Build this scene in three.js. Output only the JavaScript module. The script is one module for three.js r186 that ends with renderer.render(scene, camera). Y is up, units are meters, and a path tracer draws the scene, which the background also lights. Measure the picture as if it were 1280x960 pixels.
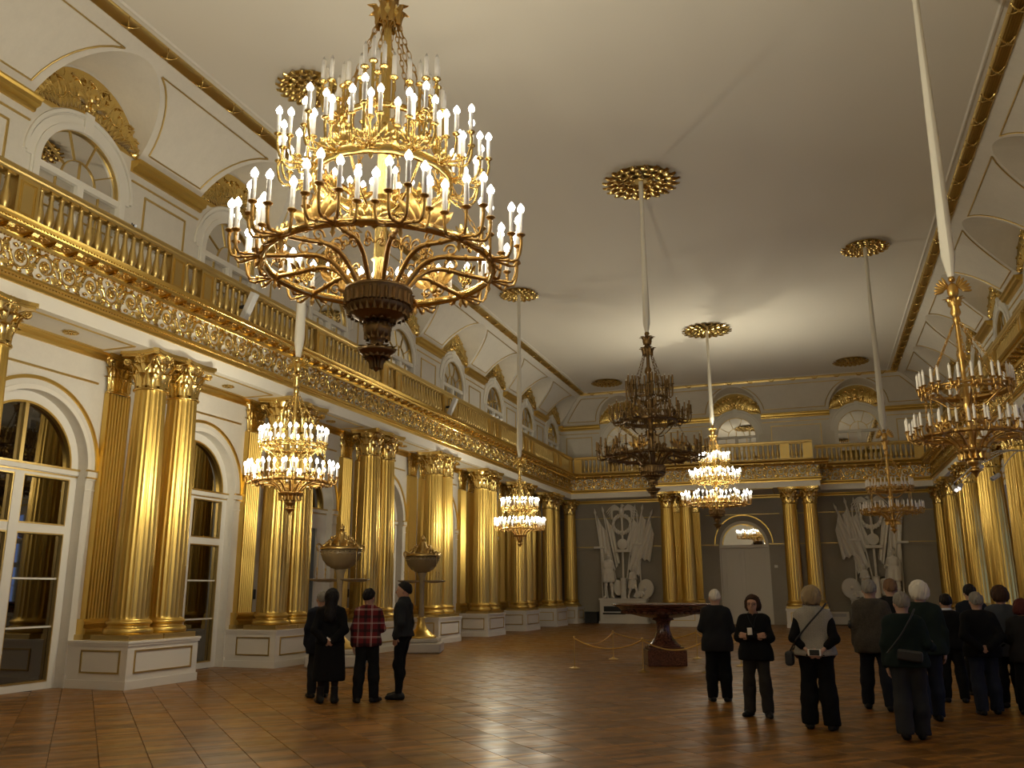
import * as THREE from 'three';
import { mergeGeometries, mergeVertices, toCreasedNormals } from 'three/addons/utils/BufferGeometryUtils.js';
import { RoundedBoxGeometry } from 'three/addons/geometries/RoundedBoxGeometry.js';

// ---------------------------------------------------------------- camera, sky, exposure
const scene = new THREE.Scene();
const camera = new THREE.PerspectiveCamera(48.06, 4 / 3, 0.05, 200);
camera.position.set(0, 1.62, 0);
camera.rotation.order = 'YXZ';
camera.rotation.set(0.2337, 0.3334, -0.0027);
scene.add(camera);
scene.background = new THREE.Color().setRGB(0.70, 1.05, 2.2);   // dusk sky behind the windows
const renderer = new THREE.WebGLRenderer({ antialias: true });
renderer.toneMapping = THREE.LinearToneMapping;
renderer.toneMappingExposure = 0.42;
renderer.shadowMap.enabled = true;
const WARM = new THREE.Color().setRGB(1.0, 0.90, 0.66);           // incandescent candle lamps

// ---------------------------------------------------------------- helpers
let seed = 20240611;
const rnd = () => { seed = (seed * 1664525 + 1013904223) >>> 0; return seed / 4294967296; };
const rr = (a, b) => a + (b - a) * rnd();
const V = (x, y, z) => new THREE.Vector3(x, y, z);
const PI = Math.PI;
const used = {};
function numbered(n) { const k = used[n] = (used[n] ?? -1) + 1; return k ? `${n}_${String(k).padStart(3, '0')}` : n; }
function ix(g) {                                                   // every geometry indexed, with position, normal and uv only
  for (const k of Object.keys(g.attributes)) if (!['position', 'normal', 'uv'].includes(k)) g.deleteAttribute(k);
  if (!g.attributes.normal) g.computeVertexNormals();
  if (!g.attributes.uv) g.setAttribute('uv', new THREE.BufferAttribute(new Float32Array(g.attributes.position.count * 2), 2));
  if (!g.index) g.setIndex([...Array(g.attributes.position.count).keys()]);
  g.morphAttributes = {};
  return g;
}
function merge(list) { return list.length === 1 ? ix(list[0]) : mergeGeometries(list.map(ix), false); }
function mesh(name, geo, mat, parent) {
  const m = new THREE.Mesh(Array.isArray(geo) ? merge(geo) : geo, mat);
  m.name = name; m.castShadow = m.receiveShadow = true;
  if (parent) parent.add(m);
  return m;
}
function tag(o, label, category, group, kind) {
  o.userData.label = label; o.userData.category = category;
  if (group) o.userData.group = group;
  if (kind) o.userData.kind = kind;
  return o;
}
function thing(name, label, category, group) {
  const g = new THREE.Group(); g.name = numbered(name); scene.add(g);
  return tag(g, label, category, group);
}
function struct(name, label, category, geo, mat) {
  const o = geo ? mesh(name, geo, mat) : new THREE.Group();
  o.name = name; scene.add(o); o.userData.kind = 'structure'; o.userData.label = label; o.userData.category = category;
  return o;
}
function copyOf(o, label, group) {
  const c = o.clone(); c.name = numbered(o.name.replace(/_\d{3}$/, '')); c.userData = { ...o.userData };
  if (label) c.userData.label = label;
  if (group) c.userData.group = group;
  scene.add(c); return c;
}
const box = (w, h, d, x = 0, y = 0, z = 0) => new THREE.BoxGeometry(w, h, d).translate(x, y, z);
const rbox = (w, h, d, x = 0, y = 0, z = 0, r = 0.01) => ix(new RoundedBoxGeometry(w, h, d, 1, r)).translate(x, y, z);
const span = (x0, x1, y0, y1, z0, z1) => box(x1 - x0, y1 - y0, z1 - z0, (x0 + x1) / 2, (y0 + y1) / 2, (z0 + z1) / 2);
const lathe = (pts, seg = 16) => new THREE.LatheGeometry(pts.map(p => new THREE.Vector2(p[0], p[1])), seg);
const ball = (r, x, y, z, sx = 1, sy = 1, sz = 1, w = 8, h = 6) => new THREE.SphereGeometry(r, w, h).scale(sx, sy, sz).translate(x, y, z);
function rotG(g, x = 0, y = 0, z = 0) { if (x) g.rotateX(x); if (y) g.rotateY(y); if (z) g.rotateZ(z); return g; }
function tube(pts, r, sides = 6, segs = 0, closed = false, r1 = null) {   // round bar through points, optionally tapering
  const c = new THREE.CatmullRomCurve3(pts.map(p => p.isVector3 ? p : V(...p)), closed, 'centripetal');
  const n = segs || Math.max(2, (pts.length - 1) * 4);
  const g = new THREE.TubeGeometry(c, n, r, sides, closed);
  if (r1 !== null) {
    const P = g.attributes.position, q = new THREE.Vector3();
    for (let i = 0; i <= n; i++) { const t = i / n; c.getPointAt(t, q); const k = (r + (r1 - r) * t) / r;
      for (let j = 0; j <= sides; j++) { const a = i * (sides + 1) + j; P.setXYZ(a, q.x + (P.getX(a) - q.x) * k, q.y + (P.getY(a) - q.y) * k, q.z + (P.getZ(a) - q.z) * k); } }
  }
  return g;
}
function prism(profile, x0, x1) {                                  // closed profile [[z, y], ...] pulled along x, flat facets
  const s = new THREE.Shape(profile.map(p => new THREE.Vector2(-p[0], p[1])));
  return new THREE.ExtrudeGeometry(s, { depth: x1 - x0, bevelEnabled: false }).rotateY(PI / 2).translate(x0, 0, 0);
}
function slab(shape, depth, z0, curve = 16) { return new THREE.ExtrudeGeometry(shape, { depth, bevelEnabled: false, curveSegments: curve }).translate(0, 0, z0); }
function rectFrame(x0, x1, y0, y1, w, z0, z1) {                    // four bars round a rectangle
  return [span(x0, x1, y1 - w, y1, z0, z1), span(x0, x1, y0, y0 + w, z0, z1), span(x0, x0 + w, y0 + w, y1 - w, z0, z1), span(x1 - w, x1, y0 + w, y1 - w, z0, z1)];
}
function archRing(cx, cy, r0, r1, z0, z1, a0 = 0, a1 = PI, n = 24) {
  const s = new THREE.Shape(); s.absarc(cx, cy, r1, a0, a1, false); s.absarc(cx, cy, r0, a1, a0, true); s.closePath();
  return slab(s, z1 - z0, z0, n);
}
function gridGeo(nu, nv, f) {                                      // sheet from f(u, v) -> [x, y, z]
  const P = [], U = [], I = [];
  for (let i = 0; i <= nu; i++) for (let j = 0; j <= nv; j++) { P.push(...f(i / nu, j / nv)); U.push(i / nu, j / nv); }
  for (let i = 0; i < nu; i++) for (let j = 0; j < nv; j++) { const a = i * (nv + 1) + j, b = a + nv + 1; I.push(a, b, a + 1, b, b + 1, a + 1); }
  const g = new THREE.BufferGeometry();
  g.setAttribute('position', new THREE.Float32BufferAttribute(P, 3)); g.setAttribute('uv', new THREE.Float32BufferAttribute(U, 2)); g.setIndex(I);
  g.computeVertexNormals(); return g;
}

// ---------------------------------------------------------------- materials
function noiseTex(size, fn, srgb) {
  const d = new Uint8Array(size * size * 4);
  for (let y = 0; y < size; y++) for (let x = 0; x < size; x++) { const c = fn(x, y), k = (y * size + x) * 4; d[k] = c[0]; d[k + 1] = c[1]; d[k + 2] = c[2]; d[k + 3] = 255; }
  const t = new THREE.DataTexture(d, size, size); t.magFilter = THREE.LinearFilter; t.minFilter = THREE.LinearMipmapLinearFilter; t.generateMipmaps = true;
  t.wrapS = t.wrapT = THREE.RepeatWrapping; if (srgb) t.colorSpace = THREE.SRGBColorSpace; t.needsUpdate = true; return t;
}
function valueNoise(n, seed0) {
  let s = seed0 >>> 0; const r = () => { s = (s * 1664525 + 1013904223) >>> 0; return s / 4294967296; };
  const a = Array.from({ length: n * n }, r);
  return (x, y) => { x = ((x % n) + n) % n; y = ((y % n) + n) % n; const i = Math.floor(x), j = Math.floor(y); let u = x - i, v = y - j; u = u * u * (3 - 2 * u); v = v * v * (3 - 2 * v);
    const g = (p, q) => a[(q % n) * n + (p % n)]; return (g(i, j) * (1 - u) + g(i + 1, j) * u) * (1 - v) + (g(i, j + 1) * (1 - u) + g(i + 1, j + 1) * u) * v; };
}
const n8 = valueNoise(8, 1), n32 = valueNoise(32, 2), n64 = valueNoise(64, 3), n128 = valueNoise(128, 4);
const plasterTex = noiseTex(256, (x, y) => { const v = 240 + 5 * (n8(x / 32, y / 32) - .5) + 4 * (n32(x / 8, y / 8) - .5) + 4 * (n128(x / 2, y / 2) - .5); return [v, v, v]; }, true);
plasterTex.repeat.set(0.25, 0.25);
const marbleTex = noiseTex(256, (x, y) => { const q = Math.abs(Math.sin(6 * n8(x / 32, y / 32) + 4 * n32(x / 8, y / 8))); const v = 0.5 + 0.5 * n64(x / 4, y / 4); return [60 + 70 * q * v, 38 + 45 * q * v, 30 + 34 * q * v]; }, true);
const lin = (r, g, b) => new THREE.Color().setRGB(r, g, b);
const std = (c, roughness, o = {}) => new THREE.MeshStandardMaterial({ color: c, roughness, ...o });
const M = {
  plaster: std(lin(0.80, 0.77, 0.70), 0.75, { map: plasterTex }),
  ceiling: std(lin(0.80, 0.76, 0.68), 0.85, { map: plasterTex, side: THREE.DoubleSide }),
  white: std(lin(0.76, 0.73, 0.66), 0.5),
  enamel: std(lin(0.78, 0.76, 0.70), 0.35),
  gold: std(lin(0.72, 0.50, 0.14), 0.36, { metalness: 1 }),
  goldCarved: std(lin(0.78, 0.57, 0.20), 0.24, { metalness: 1 }),
  goldSatin: std(lin(0.66, 0.49, 0.19), 0.42, { metalness: 1 }),
  bronze: std(lin(0.60, 0.38, 0.12), 0.36, { metalness: 1 }),
  bronzeDark: std(lin(0.22, 0.14, 0.06), 0.42, { metalness: 1 }),
  brass: std(lin(0.62, 0.44, 0.17), 0.3, { metalness: 1 }),
  mirror: std(lin(0.72, 0.70, 0.66), 0.02, { metalness: 1 }),
  mirrorDark: std(lin(0.20, 0.19, 0.18), 0.02, { metalness: 1 }),
  glass: new THREE.MeshPhysicalMaterial({ color: 0xffffff, roughness: 0.02, transmission: 1, thickness: 0, ior: 1.5 }),
  candle: std(lin(0.90, 0.87, 0.80), 0.45),
  bulbLit: std(lin(0.9, 0.85, 0.7), 0.3, { emissive: WARM.clone().lerp(new THREE.Color(1, 1, 1), 0.3), emissiveIntensity: 65 }),
  bulbOff: std(lin(0.75, 0.73, 0.68), 0.15),
  cloth: std(lin(0.72, 0.69, 0.60), 0.9),
  stucco: std(lin(0.78, 0.74, 0.66), 0.8),
  darkPlaster: std(lin(0.38, 0.345, 0.28), 0.75, { map: plasterTex }),  // the wall plaster set to a darker tone, lower end wall only
  doorPaint: std(lin(0.66, 0.62, 0.54), 0.5),
  doorBlue: std(lin(0.16, 0.19, 0.20), 0.5),
  stone: std(lin(0.62, 0.58, 0.52), 0.5, { map: plasterTex }),
  jasper: std(lin(1, 1, 1), 0.22, { map: marbleTex }),
  black: std(lin(0.02, 0.02, 0.02), 0.6),
  grey: std(lin(0.55, 0.55, 0.55), 0.5),
  joint: std(lin(0.05, 0.03, 0.015), 0.8),
};
// ---------------------------------------------------------------- the hall: plan and levels (metres)
const XC = -3.2, WX = 9.1, RX = 0.2, Z1 = -42.6, Z0 = 4.8;                   // centre line, half width wall to wall, end walls
const Y = { ped: 0.78, plinth: 0.87, base: 1.13, shaft: 5.19, cap: 5.92, arch: 6.18, band: 6.34, frieze: 6.87, corn: 7.05, plinthB: 7.16, railB: 7.82, rail: 7.95, imp: 9.72, ceil: 11.07 };
const frame = {
  left: { o: V(XC - WX, 0, 0), rot: PI / 2, k: 1 },                // local x runs down the hall, local z points into it
  right: { o: V(XC + WX + RX, 0, 0), rot: -PI / 2, k: -1 },
  end: { o: V(0, 0, Z1), rot: 0, k: 1 },
};
function put(o, f, s, y = 0, d = 0) { const p = V(f.k * s, y, d).applyAxisAngle(V(0, 1, 0), f.rot).add(f.o); o.position.copy(p); o.rotation.y = f.rot; return o; }
const PITCH = 4.27, PL = 1.77, pedStart = i => 12.12 + PITCH * i;
const bayAt = i => 10.87 + PITCH * i;
const LBAYS = [-3, -2, -1, 0, 1, 2, 3, 4, 5, 6];
const UBAYS = LBAYS.map(bayAt).concat([40.55]);                    // upper windows, the last beside the end wall
const ENDARCH = [XC - 5.5, XC, XC + 5.5];

// floor: diagonal oak parquet panels on a dark base
const floor = struct('floor', 'polished oak parquet laid in diagonal square panels', 'floor', span(XC - WX - 0.4, XC + WX + RX + 0.4, -0.3, -0.014, Z1 - 0.4, Z0 + 0.4), M.joint);
{
  const N = 1024, C = 8, cell = N / C;
  const tone = Array.from({ length: C * C * 5 }, () => rnd());
  const oakTex = noiseTex(N, (x, y) => {
    const cx = Math.floor(x / cell), cy = Math.floor(y / cell), u = (x % cell) / cell, v = (y % cell) / cell, st = Math.min(4, Math.floor(v * 5));
    const t = tone[(cy * C + cx) * 5 + st], e = Math.abs(v * 5 - st - 0.5) > 0.47 ? 0.8 : 1;
    const gr = n128(x / 14 + st * 9, y * 0.7 + cy * 31) * 0.55 + n64(x / 30, y * 0.33 + st * 7) * 0.45;
    const k = (0.74 + 0.42 * t) * (0.88 + 0.24 * gr) * e;
    return [Math.min(255, 184 * k), Math.min(255, 134 * k), Math.min(255, 62 * k)];
  }, true);
  const rough = noiseTex(256, (x, y) => { const v = 70 + 50 * n8(x / 32, y / 32) + 40 * n32(x / 8, y / 8); return [v, v, v]; });
  const oak = new THREE.MeshPhysicalMaterial({ map: oakTex, color: lin(0.52, 0.46, 0.37), specularIntensity: 0.6, roughness: 0.95, roughnessMap: rough, clearcoat: 0.20, clearcoatRoughness: 0.24 });
  const A = 0.452, gx = 0.003, gy = 0.0010;
  const panel = c => {                                             // one square, top with a small chamfer, uv on its own cell
    const h = A / 2 - gx, w = A / 2 - gy, b = 0.003, P = [], U = [], I = [], cu = (c % C) / C, cv = Math.floor(c / C) / C;
    const ring = (x, z, y) => { for (const [sx, sz] of [[-1, -1], [1, -1], [1, 1], [-1, 1]]) { P.push(sx * x, y, sz * z); U.push(cu + (0.5 + sx * 0.48) / C, cv + (0.5 + sz * 0.49) / C); } };
    ring(h, w, -0.014); ring(h, w, -b); ring(h - b, w - b, 0); ring(h - b, w - b, 0);
    for (let r = 0; r < 2; r++) for (let k = 0; k < 4; k++) { const a = r * 4 + k, e = r * 4 + (k + 1) % 4; I.push(a, a + 4, e, e, a + 4, e + 4); }
    I.push(12, 15, 13, 13, 15, 14);
    const g = new THREE.BufferGeometry(); g.setAttribute('position', new THREE.Float32BufferAttribute(P, 3)); g.setAttribute('uv', new THREE.Float32BufferAttribute(U, 2)); g.setIndex(I);
    const m = g.toNonIndexed(); m.computeVertexNormals(); return ix(m);
  };
  const geos = Array.from({ length: C * C }, (_, c) => panel(c).rotateY(PI / 4));
  const spots = [], q = A * Math.SQRT1_2;
  for (let i = -140; i < 140; i++) for (let j = -140; j < 140; j++) {
    const x = (i + j) * q + 0.11, z = (i - j) * q;
    if (x < XC - WX - 0.3 || x > XC + WX + RX + 0.3 || z < Z1 - 0.2 || z > Z0 + 0.2) continue;
    const p = V(x, 0, z).project(camera); const inView = z < -1 && Math.abs(p.x) < 1.03 && p.y > -1.06 && p.y < 1;
    spots.push([x, z, Math.floor(rnd() * C * C), inView ? Math.hypot(x, z) : 999]);
  }
  spots.sort((a, b) => a[3] - b[3]);
  const rest = [];
  spots.forEach(([x, z, c], k) => { if (k < 300) mesh(k ? `parquet_panel_${String(k).padStart(3, '0')}` : 'parquet_panel', geos[c], oak, floor).position.set(x, 0, z); else rest.push(geos[c].clone().translate(x, 0, z)); });
  mesh('parquet_field', rest, oak, floor).userData.kind = 'stuff';
}

// walls: lower storey with arched openings, upper storey set forward with arched windows
const DC = { y: 3.72, r: 1.22 };                                   // lower arches: springing and radius of the reveal
const UC = { y: 8.75, r: 1.02, d: 0.35 };                          // upper windows
function archHole(cx, w, y0, yc) { const h = new THREE.Path(); h.moveTo(cx - w, y0); h.lineTo(cx + w, y0); h.lineTo(cx + w, yc); h.absarc(cx, yc, w, 0, PI, false); h.lineTo(cx - w, y0); return h; }
function wallWith(x0, x1, y0, y1, holes, depth, front) {
  const s = new THREE.Shape([[x0, y0], [x1, y0], [x1, y1], [x0, y1]].map(p => new THREE.Vector2(...p))); s.holes.push(...holes); return slab(s, depth, front - depth, 20);
}
function setFrame(o, f) { o.position.copy(f.o); o.rotation.y = f.rot; return o; }
for (const side of ['left', 'right']) {
  const f = frame[side], k = f.k, a = Math.min(k * -4.8, k * 42.6), b = Math.max(k * -4.8, k * 42.6);
  const w = setFrame(struct('wall_' + side, side === 'left' ? 'white plaster long wall with arched mirrored doors' : 'white plaster long wall with tall arched windows', 'wall',
    [wallWith(a - 0.5, b + 0.5, -0.1, 6.0, LBAYS.map(i => archHole(k * bayAt(i), DC.r, -0.02, DC.y)), 0.45, 0),
      wallWith(a - 0.5, b + 0.5, 6.0, 11.5, UBAYS.map(s => archHole(k * s, UC.r, 7.2, UC.y)), 0.5, UC.d)], M.plaster), f);
  // backing behind the openings of the mirrored side keeps the hall closed
  if (side === 'left') mesh('backing', [span(a - 0.5, b + 0.5, -0.1, 11.5, -0.75, -0.46)], M.plaster, w);
  else mesh('backing', [span(a - 0.5, b + 0.5, 7, 11.5, -0.5, -0.26)], M.plaster, w);
  // gilded crown at the top of the lower wall and the thin line below it
  mesh('crown_moulding', [prism([[0, 5.78], [0.04, 5.78], [0.05, 5.84], [0.12, 5.88], [0.13, 5.93], [0, 5.93]], a, b)], M.gold, w);
  for (const i of LBAYS) {
    const c = k * bayAt(i);
    mesh('wall_line', [span(c - 1.25, c + 1.25, 5.31, 5.345, 0, 0.03)], M.goldSatin, w);
    mesh('arch_bead', [archRing(c, DC.y, 1.40, 1.46, 0, 0.035, 0, PI, 28)], M.gold, w);
    for (const q of [-1, 1]) {
      const x = c + q * 1.335;
      mesh('impost', [span(x - 0.13, x + 0.13, 3.55, 3.60, 0, 0.03), span(x - 0.13, x + 0.13, 3.60, 3.70, 0, 0.05), span(x - 0.13, x + 0.13, 3.36, 3.385, 0, 0.02)], M.white, w);
      mesh('impost_bead', [span(x - 0.13, x + 0.13, 3.70, 3.73, 0, 0.065), span(x - 0.13, x + 0.13, 3.575, 3.60, 0, 0.055)], M.goldSatin, w);
      mesh('skirting', [span(x - 0.13, x + 0.13, 0, 0.2, 0, 0.03)], M.white, w);
    }
    mesh('arch_fascia', [archRing(c, DC.y, 1.22, 1.30, 0, 0.02, 0, PI, 28)], M.white, w);
  }
}
const wallEnd = setFrame(struct('wall_end', 'white plaster end wall with door and stucco trophies', 'wall',
  [wallWith(XC - WX - 0.4, XC + WX + RX + 0.4, 6.0, 11.5, ENDARCH.map(x => archHole(x, UC.r, 7.2, UC.y)), 0.5, UC.d), span(XC - WX - 0.4, XC + WX + RX + 0.4, -0.1, 11.5, -0.75, -0.46)], M.plaster), frame.end);
mesh('crown_moulding', [prism([[0, 5.78], [0.04, 5.78], [0.05, 5.84], [0.12, 5.88], [0.13, 5.93], [0, 5.93]], XC - WX, XC + WX + RX)], M.gold, wallEnd);
mesh('lower_wall', [wallWith(XC - WX - 0.4, XC + WX + RX + 0.4, -0.1, 6.0, [archHole(XC, 1.12, -0.02, 3.62)], 0.45, 0)], M.darkPlaster, wallEnd);
mesh('wall_line', [span(XC - WX, XC - 2.2, 5.02, 5.05, 0, 0.03), span(XC + 2.2, XC + WX + RX, 5.02, 5.05, 0, 0.03), span(XC - 1.7, XC + 1.7, 5.02, 5.05, 0, 0.03)], M.goldSatin, wallEnd);
mesh('arch_bead', [archRing(XC, 3.68, 1.30, 1.35, 0, 0.035, 0, PI, 28)], M.gold, wallEnd);
mesh('impost_band', [span(XC - WX, XC - 1.14, 3.50, 3.62, 0, 0.05), span(XC + 1.14, XC + WX + RX, 3.50, 3.62, 0, 0.05), span(XC - WX, XC - 1.14, 3.30, 3.33, 0, 0.02), span(XC + 1.14, XC + WX + RX, 3.30, 3.33, 0, 0.02), span(XC - WX, XC - 1.14, 0, 0.2, 0, 0.03), span(XC + 1.14, XC + WX + RX, 0, 0.2, 0, 0.03)], M.darkPlaster, wallEnd);
mesh('impost_bead', [span(XC - WX, XC - 1.14, 3.62, 3.65, 0, 0.065), span(XC + 1.14, XC + WX + RX, 3.62, 3.65, 0, 0.065)], M.goldSatin, wallEnd);
struct('wall_back', 'plain plaster wall closing the hall behind the visitors', 'wall', span(XC - WX - 0.6, XC + WX + RX + 0.6, -0.1, 11.5, Z0, Z0 + 0.4), M.plaster);

// mirrored doors of the long wall
let doorNo = 0, windowNo = 0;
function archPane(cx, cy, r, a0, a1, r0 = 0) { const s = new THREE.Shape(); if (r0) { s.absarc(cx, cy, r, a0, a1, false); s.absarc(cx, cy, r0, a1, a0, true); } else { const p = a1 - a0 < 3 ? [new THREE.Vector2(cx, cy)] : []; for (let i = 0; i <= 16; i++) { const a = a0 + (a1 - a0) * i / 16; p.push(new THREE.Vector2(cx + r * Math.cos(a), cy + r * Math.sin(a))); } return new THREE.Shape(p); } s.closePath(); return s; }
function doorKit(pane, blue) {
  const g = new THREE.Group(), R = 1.22, gr = 1.04;
  const fr = [span(-R, R, 3.54, 3.62, -0.32, -0.2), span(-R, R, 3.62, 3.72, -0.34, -0.16)];
  if (!blue) {
    fr.push(span(-R, -1.06, 0, 3.54, -0.32, -0.2), span(1.06, R, 0, 3.54, -0.32, -0.2), span(-0.09, 0.09, 0, 3.54, -0.32, -0.18), span(-1.06, 1.06, 2.58, 2.72, -0.32, -0.2), span(-1.06, 1.06, 0, 0.12, -0.32, -0.2));
    for (const y of [1.0, 1.8]) for (const q of [-1, 1]) fr.push(span(q < 0 ? -1.06 : 0.09, q < 0 ? -0.09 : 1.06, y, y + 0.03, -0.3, -0.22));
  } else fr.push(span(-R, -0.8, 0, 3.54, -0.32, -0.2), span(0.8, R, 0, 3.54, -0.32, -0.2), span(-0.8, 0.8, 3.2, 3.54, -0.32, -0.2));
  fr.push(archRing(0, DC.y, gr, R, -0.32, -0.2));
  mesh('frame', fr, M.enamel, g);
  mesh('transom_bead', [span(-R, R, 3.70, 3.735, -0.34, -0.145), span(-R, R, 3.585, 3.61, -0.34, -0.19)], M.goldSatin, g);
  mesh('arch_bead', [archRing(0, DC.y, gr - 0.025, gr + 0.012, -0.3, -0.185)], M.gold, g);
  mesh('mullion', [span(-0.035, 0.035, 3.72, DC.y + gr, -0.3, -0.2)], M.goldSatin, g);
  for (const [a0, a1] of [[0, PI / 2], [PI / 2, PI]]) mesh('pane', [slab(archPane(0, DC.y, gr, a0, a1), 0.01, -0.28, 18)], pane, g);
  if (blue) { const l = mesh('door_leaf', [span(-0.8, 0.8, 0.02, 3.2, -0.30, -0.25)], M.doorBlue, g); l.userData.label = 'plain grey-blue door leaf'; }
  else for (const q of [-1, 1]) {
    const x0 = q < 0 ? -1.06 : 0.09, x1 = q < 0 ? -0.09 : 1.06;
    for (const [y0, y1] of [[2.72, 3.54], [1.83, 2.58], [1.03, 1.8], [0.12, 1.0]]) mesh('pane', [span(x0 - 0.01, x1 + 0.01, y0, y1, -0.275, -0.265)], pane, g);
    mesh('pane_bead', [...rectFrame(x0, x1, 2.72, 3.54, 0.025, -0.26, -0.192), ...rectFrame(x0, x1, 0.12, 2.58, 0.025, -0.26, -0.192)], M.goldSatin, g);
  }
  return g;
}
const doorA = doorKit(M.mirrorDark), doorB = doorKit(M.mirrorDark, true), winA = doorKit(M.glass);
for (const i of LBAYS) {
  if (i < -1) continue;
  const d = (i === 2 ? doorB : doorA).clone(); d.name = 'door_' + (++doorNo); scene.add(d);
  tag(d, i === 2 ? 'arched doorway with plain grey-blue door among the mirrored doors' : `white arched mirrored double door, ${['first', 'second', 'third', 'fourth', 'fifth', 'sixth', 'seventh', 'eighth'][6 - i]} archway from the end wall`, 'door', i === 2 ? null : 'mirrored doors of the long wall', 'structure');
  put(d, frame.left, bayAt(i));
}
for (const i of LBAYS) {
  if (i < -2) continue;
  const d = winA.clone(); d.name = 'window_' + (++windowNo); scene.add(d);
  tag(d, `tall arched window with blue dusk light, ${['first', 'second', 'third', 'fourth', 'fifth', 'sixth', 'seventh', 'eighth', 'ninth'][6 - i]} from the end wall`, 'window', 'tall windows of the window wall', 'structure');
  put(d, frame.right, bayAt(i));
}
// door of the end wall
{
  const d = struct('door_' + (++doorNo), 'tall panelled double door under a mirrored fanlight, end wall', 'door'); put(d, frame.end, XC);
  mesh('frame', [span(-1.14, 1.14, 3.48, 3.62, -0.3, 0.02), span(-1.14, -1.08, 0, 3.48, -0.3, 0.02), span(1.08, 1.14, 0, 3.48, -0.3, 0.02), archRing(0, 3.62, 0.98, 1.12, -0.2, -0.02)], M.doorPaint, d);
  for (const q of [-1, 1]) {
    const l = mesh('door_leaf', [span(q < 0 ? -1.08 : 0.006, q < 0 ? -0.006 : 1.08, 0.02, 3.48, -0.16, -0.1)], M.doorPaint, d), x = q * 0.54;
    for (const [y0, y1] of [[2.55, 3.3], [0.95, 2.35], [0.2, 0.8]]) mesh('door_panel', [...rectFrame(x - 0.36, x + 0.36, y0, y1, 0.03, -0.1, -0.08), span(x - 0.30, x + 0.30, y0 + 0.07, y1 - 0.07, -0.1, -0.085)], M.doorPaint, l);
  }
  mesh('door_handle', [ball(0.03, 0.09, 1.1, -0.05), span(0.07, 0.11, 1.0, 1.2, -0.1, -0.085)], M.brass, d);
  mesh('pane', [slab(archPane(0, 3.62, 0.99, 0, PI), 0.01, -0.12, 24)], M.mirror, d);
  mesh('arch_bead', [archRing(0, 3.62, 0.955, 0.985, -0.12, -0.015)], M.gold, d);
  const s = mesh('notice', [span(1.32, 1.47, 2.55, 2.67, 0.0, 0.012)], M.enamel); s.name = numbered('notice'); scene.add(s); tag(s, 'small white notice card on end wall beside the tall door', 'notice'); put(s, frame.end, XC);
}

// upper storey windows, their gilded lunettes, panels and impost cornices
function upperWindow() {
  const g = new THREE.Group(), r = 0.90, yc = UC.y;
  mesh('frame', [archRing(0, yc, r, 1.02, -0.12, 0.06), span(-1.02, -r, 7.2, yc, -0.12, 0.06), span(r, 1.02, 7.2, yc, -0.12, 0.06), archRing(0, yc, 1.02, 1.16, 0, 0.03), archRing(0, yc + 0.05, 1.16, 1.22, 0, 0.045), span(-1.06, -1.02, 7.2, yc, 0, 0.03), span(1.02, 1.06, 7.2, yc, 0, 0.03), rbox(0.2, 0.42, 0.12, 0, yc + 1.11, 0.01, 0.01),
    span(-r, r, yc - 0.12, yc, -0.1, 0.03), span(-0.07, 0.07, 7.2, yc - 0.12, -0.1, 0.03), span(-r, r, 7.2, 7.32, -0.1, 0.02)], M.enamel, g);
  const bars = [archRing(0, yc, 0.37, 0.39, -0.052, -0.03), span(-0.013, 0.013, yc, yc + 0.36, -0.052, -0.03)];
  for (const a of [30, 70, 110, 150]) { const t = a * PI / 180; bars.push(rotG(span(0.38, r, -0.011, 0.011, -0.052, -0.03), 0, 0, t).translate(0, yc, 0)); }
  for (const q of [-1, 1]) bars.push(span(q * 0.48 - 0.013, q * 0.48 + 0.013, 7.32, yc - 0.12, -0.052, -0.03));
  bars.push(span(-r, r, 8.03, 8.05, -0.052, -0.03));
  bars.push(archRing(0, yc, r - 0.015, r + 0.004, -0.05, 0.0));
  mesh('glazing_bar', bars, M.goldSatin, g);
  const cuts = [0, 30, 70, 110, 150, 180];
  for (let i = 0; i < 5; i++) mesh('pane', [slab(archPane(0, yc, r, cuts[i] * PI / 180, cuts[i + 1] * PI / 180, 0.38), 0.008, -0.06, 8)], M.mirror, g);
  for (const [a, b] of [[0, 90], [90, 180]]) mesh('pane', [slab(archPane(0, yc, 0.38, a * PI / 180, b * PI / 180), 0.008, -0.06, 8)], M.mirror, g);
  for (const [x0, x1] of [[-r, -0.48], [-0.48, -0.07], [0.07, 0.48], [0.48, r]]) for (const [y0, y1] of [[7.32, 8.035], [8.035, yc - 0.12]]) mesh('pane', [span(x0, x1, y0, y1, -0.06, -0.052)], M.mirror, g);
  return g;
}
const LUN = { w: 1.22, y: 9.76, h: 1.13 };
const leafBlob = (x, y, z, l, w, a, lift = 0.03) => gridGeo(4, 2, (u, v) => { const q = Math.sin(PI * Math.min(1, u * 0.85 + 0.12)) * w * (v - 0.5); const px = u * l, py = q; const c = Math.cos(a), s = Math.sin(a); return [x + px * c - py * s, y + px * s + py * c, z + lift * Math.sin(PI * u) * (1 - 3.2 * (v - 0.5) ** 2) + (v === 0.5 ? 0.012 : 0)]; });
function spiral(x, y, z, r, turns, dir, a0, th, seg = 22, sides = 5) { const p = []; for (let i = 0; i <= 12; i++) { const t = i / 12, a = a0 + dir * turns * 2 * PI * t, q = r * (1 - 0.78 * t); p.push(V(x + q * Math.cos(a), y + q * Math.sin(a), z)); } return tube(p, th, sides, seg, false, th * 0.6); }
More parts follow.
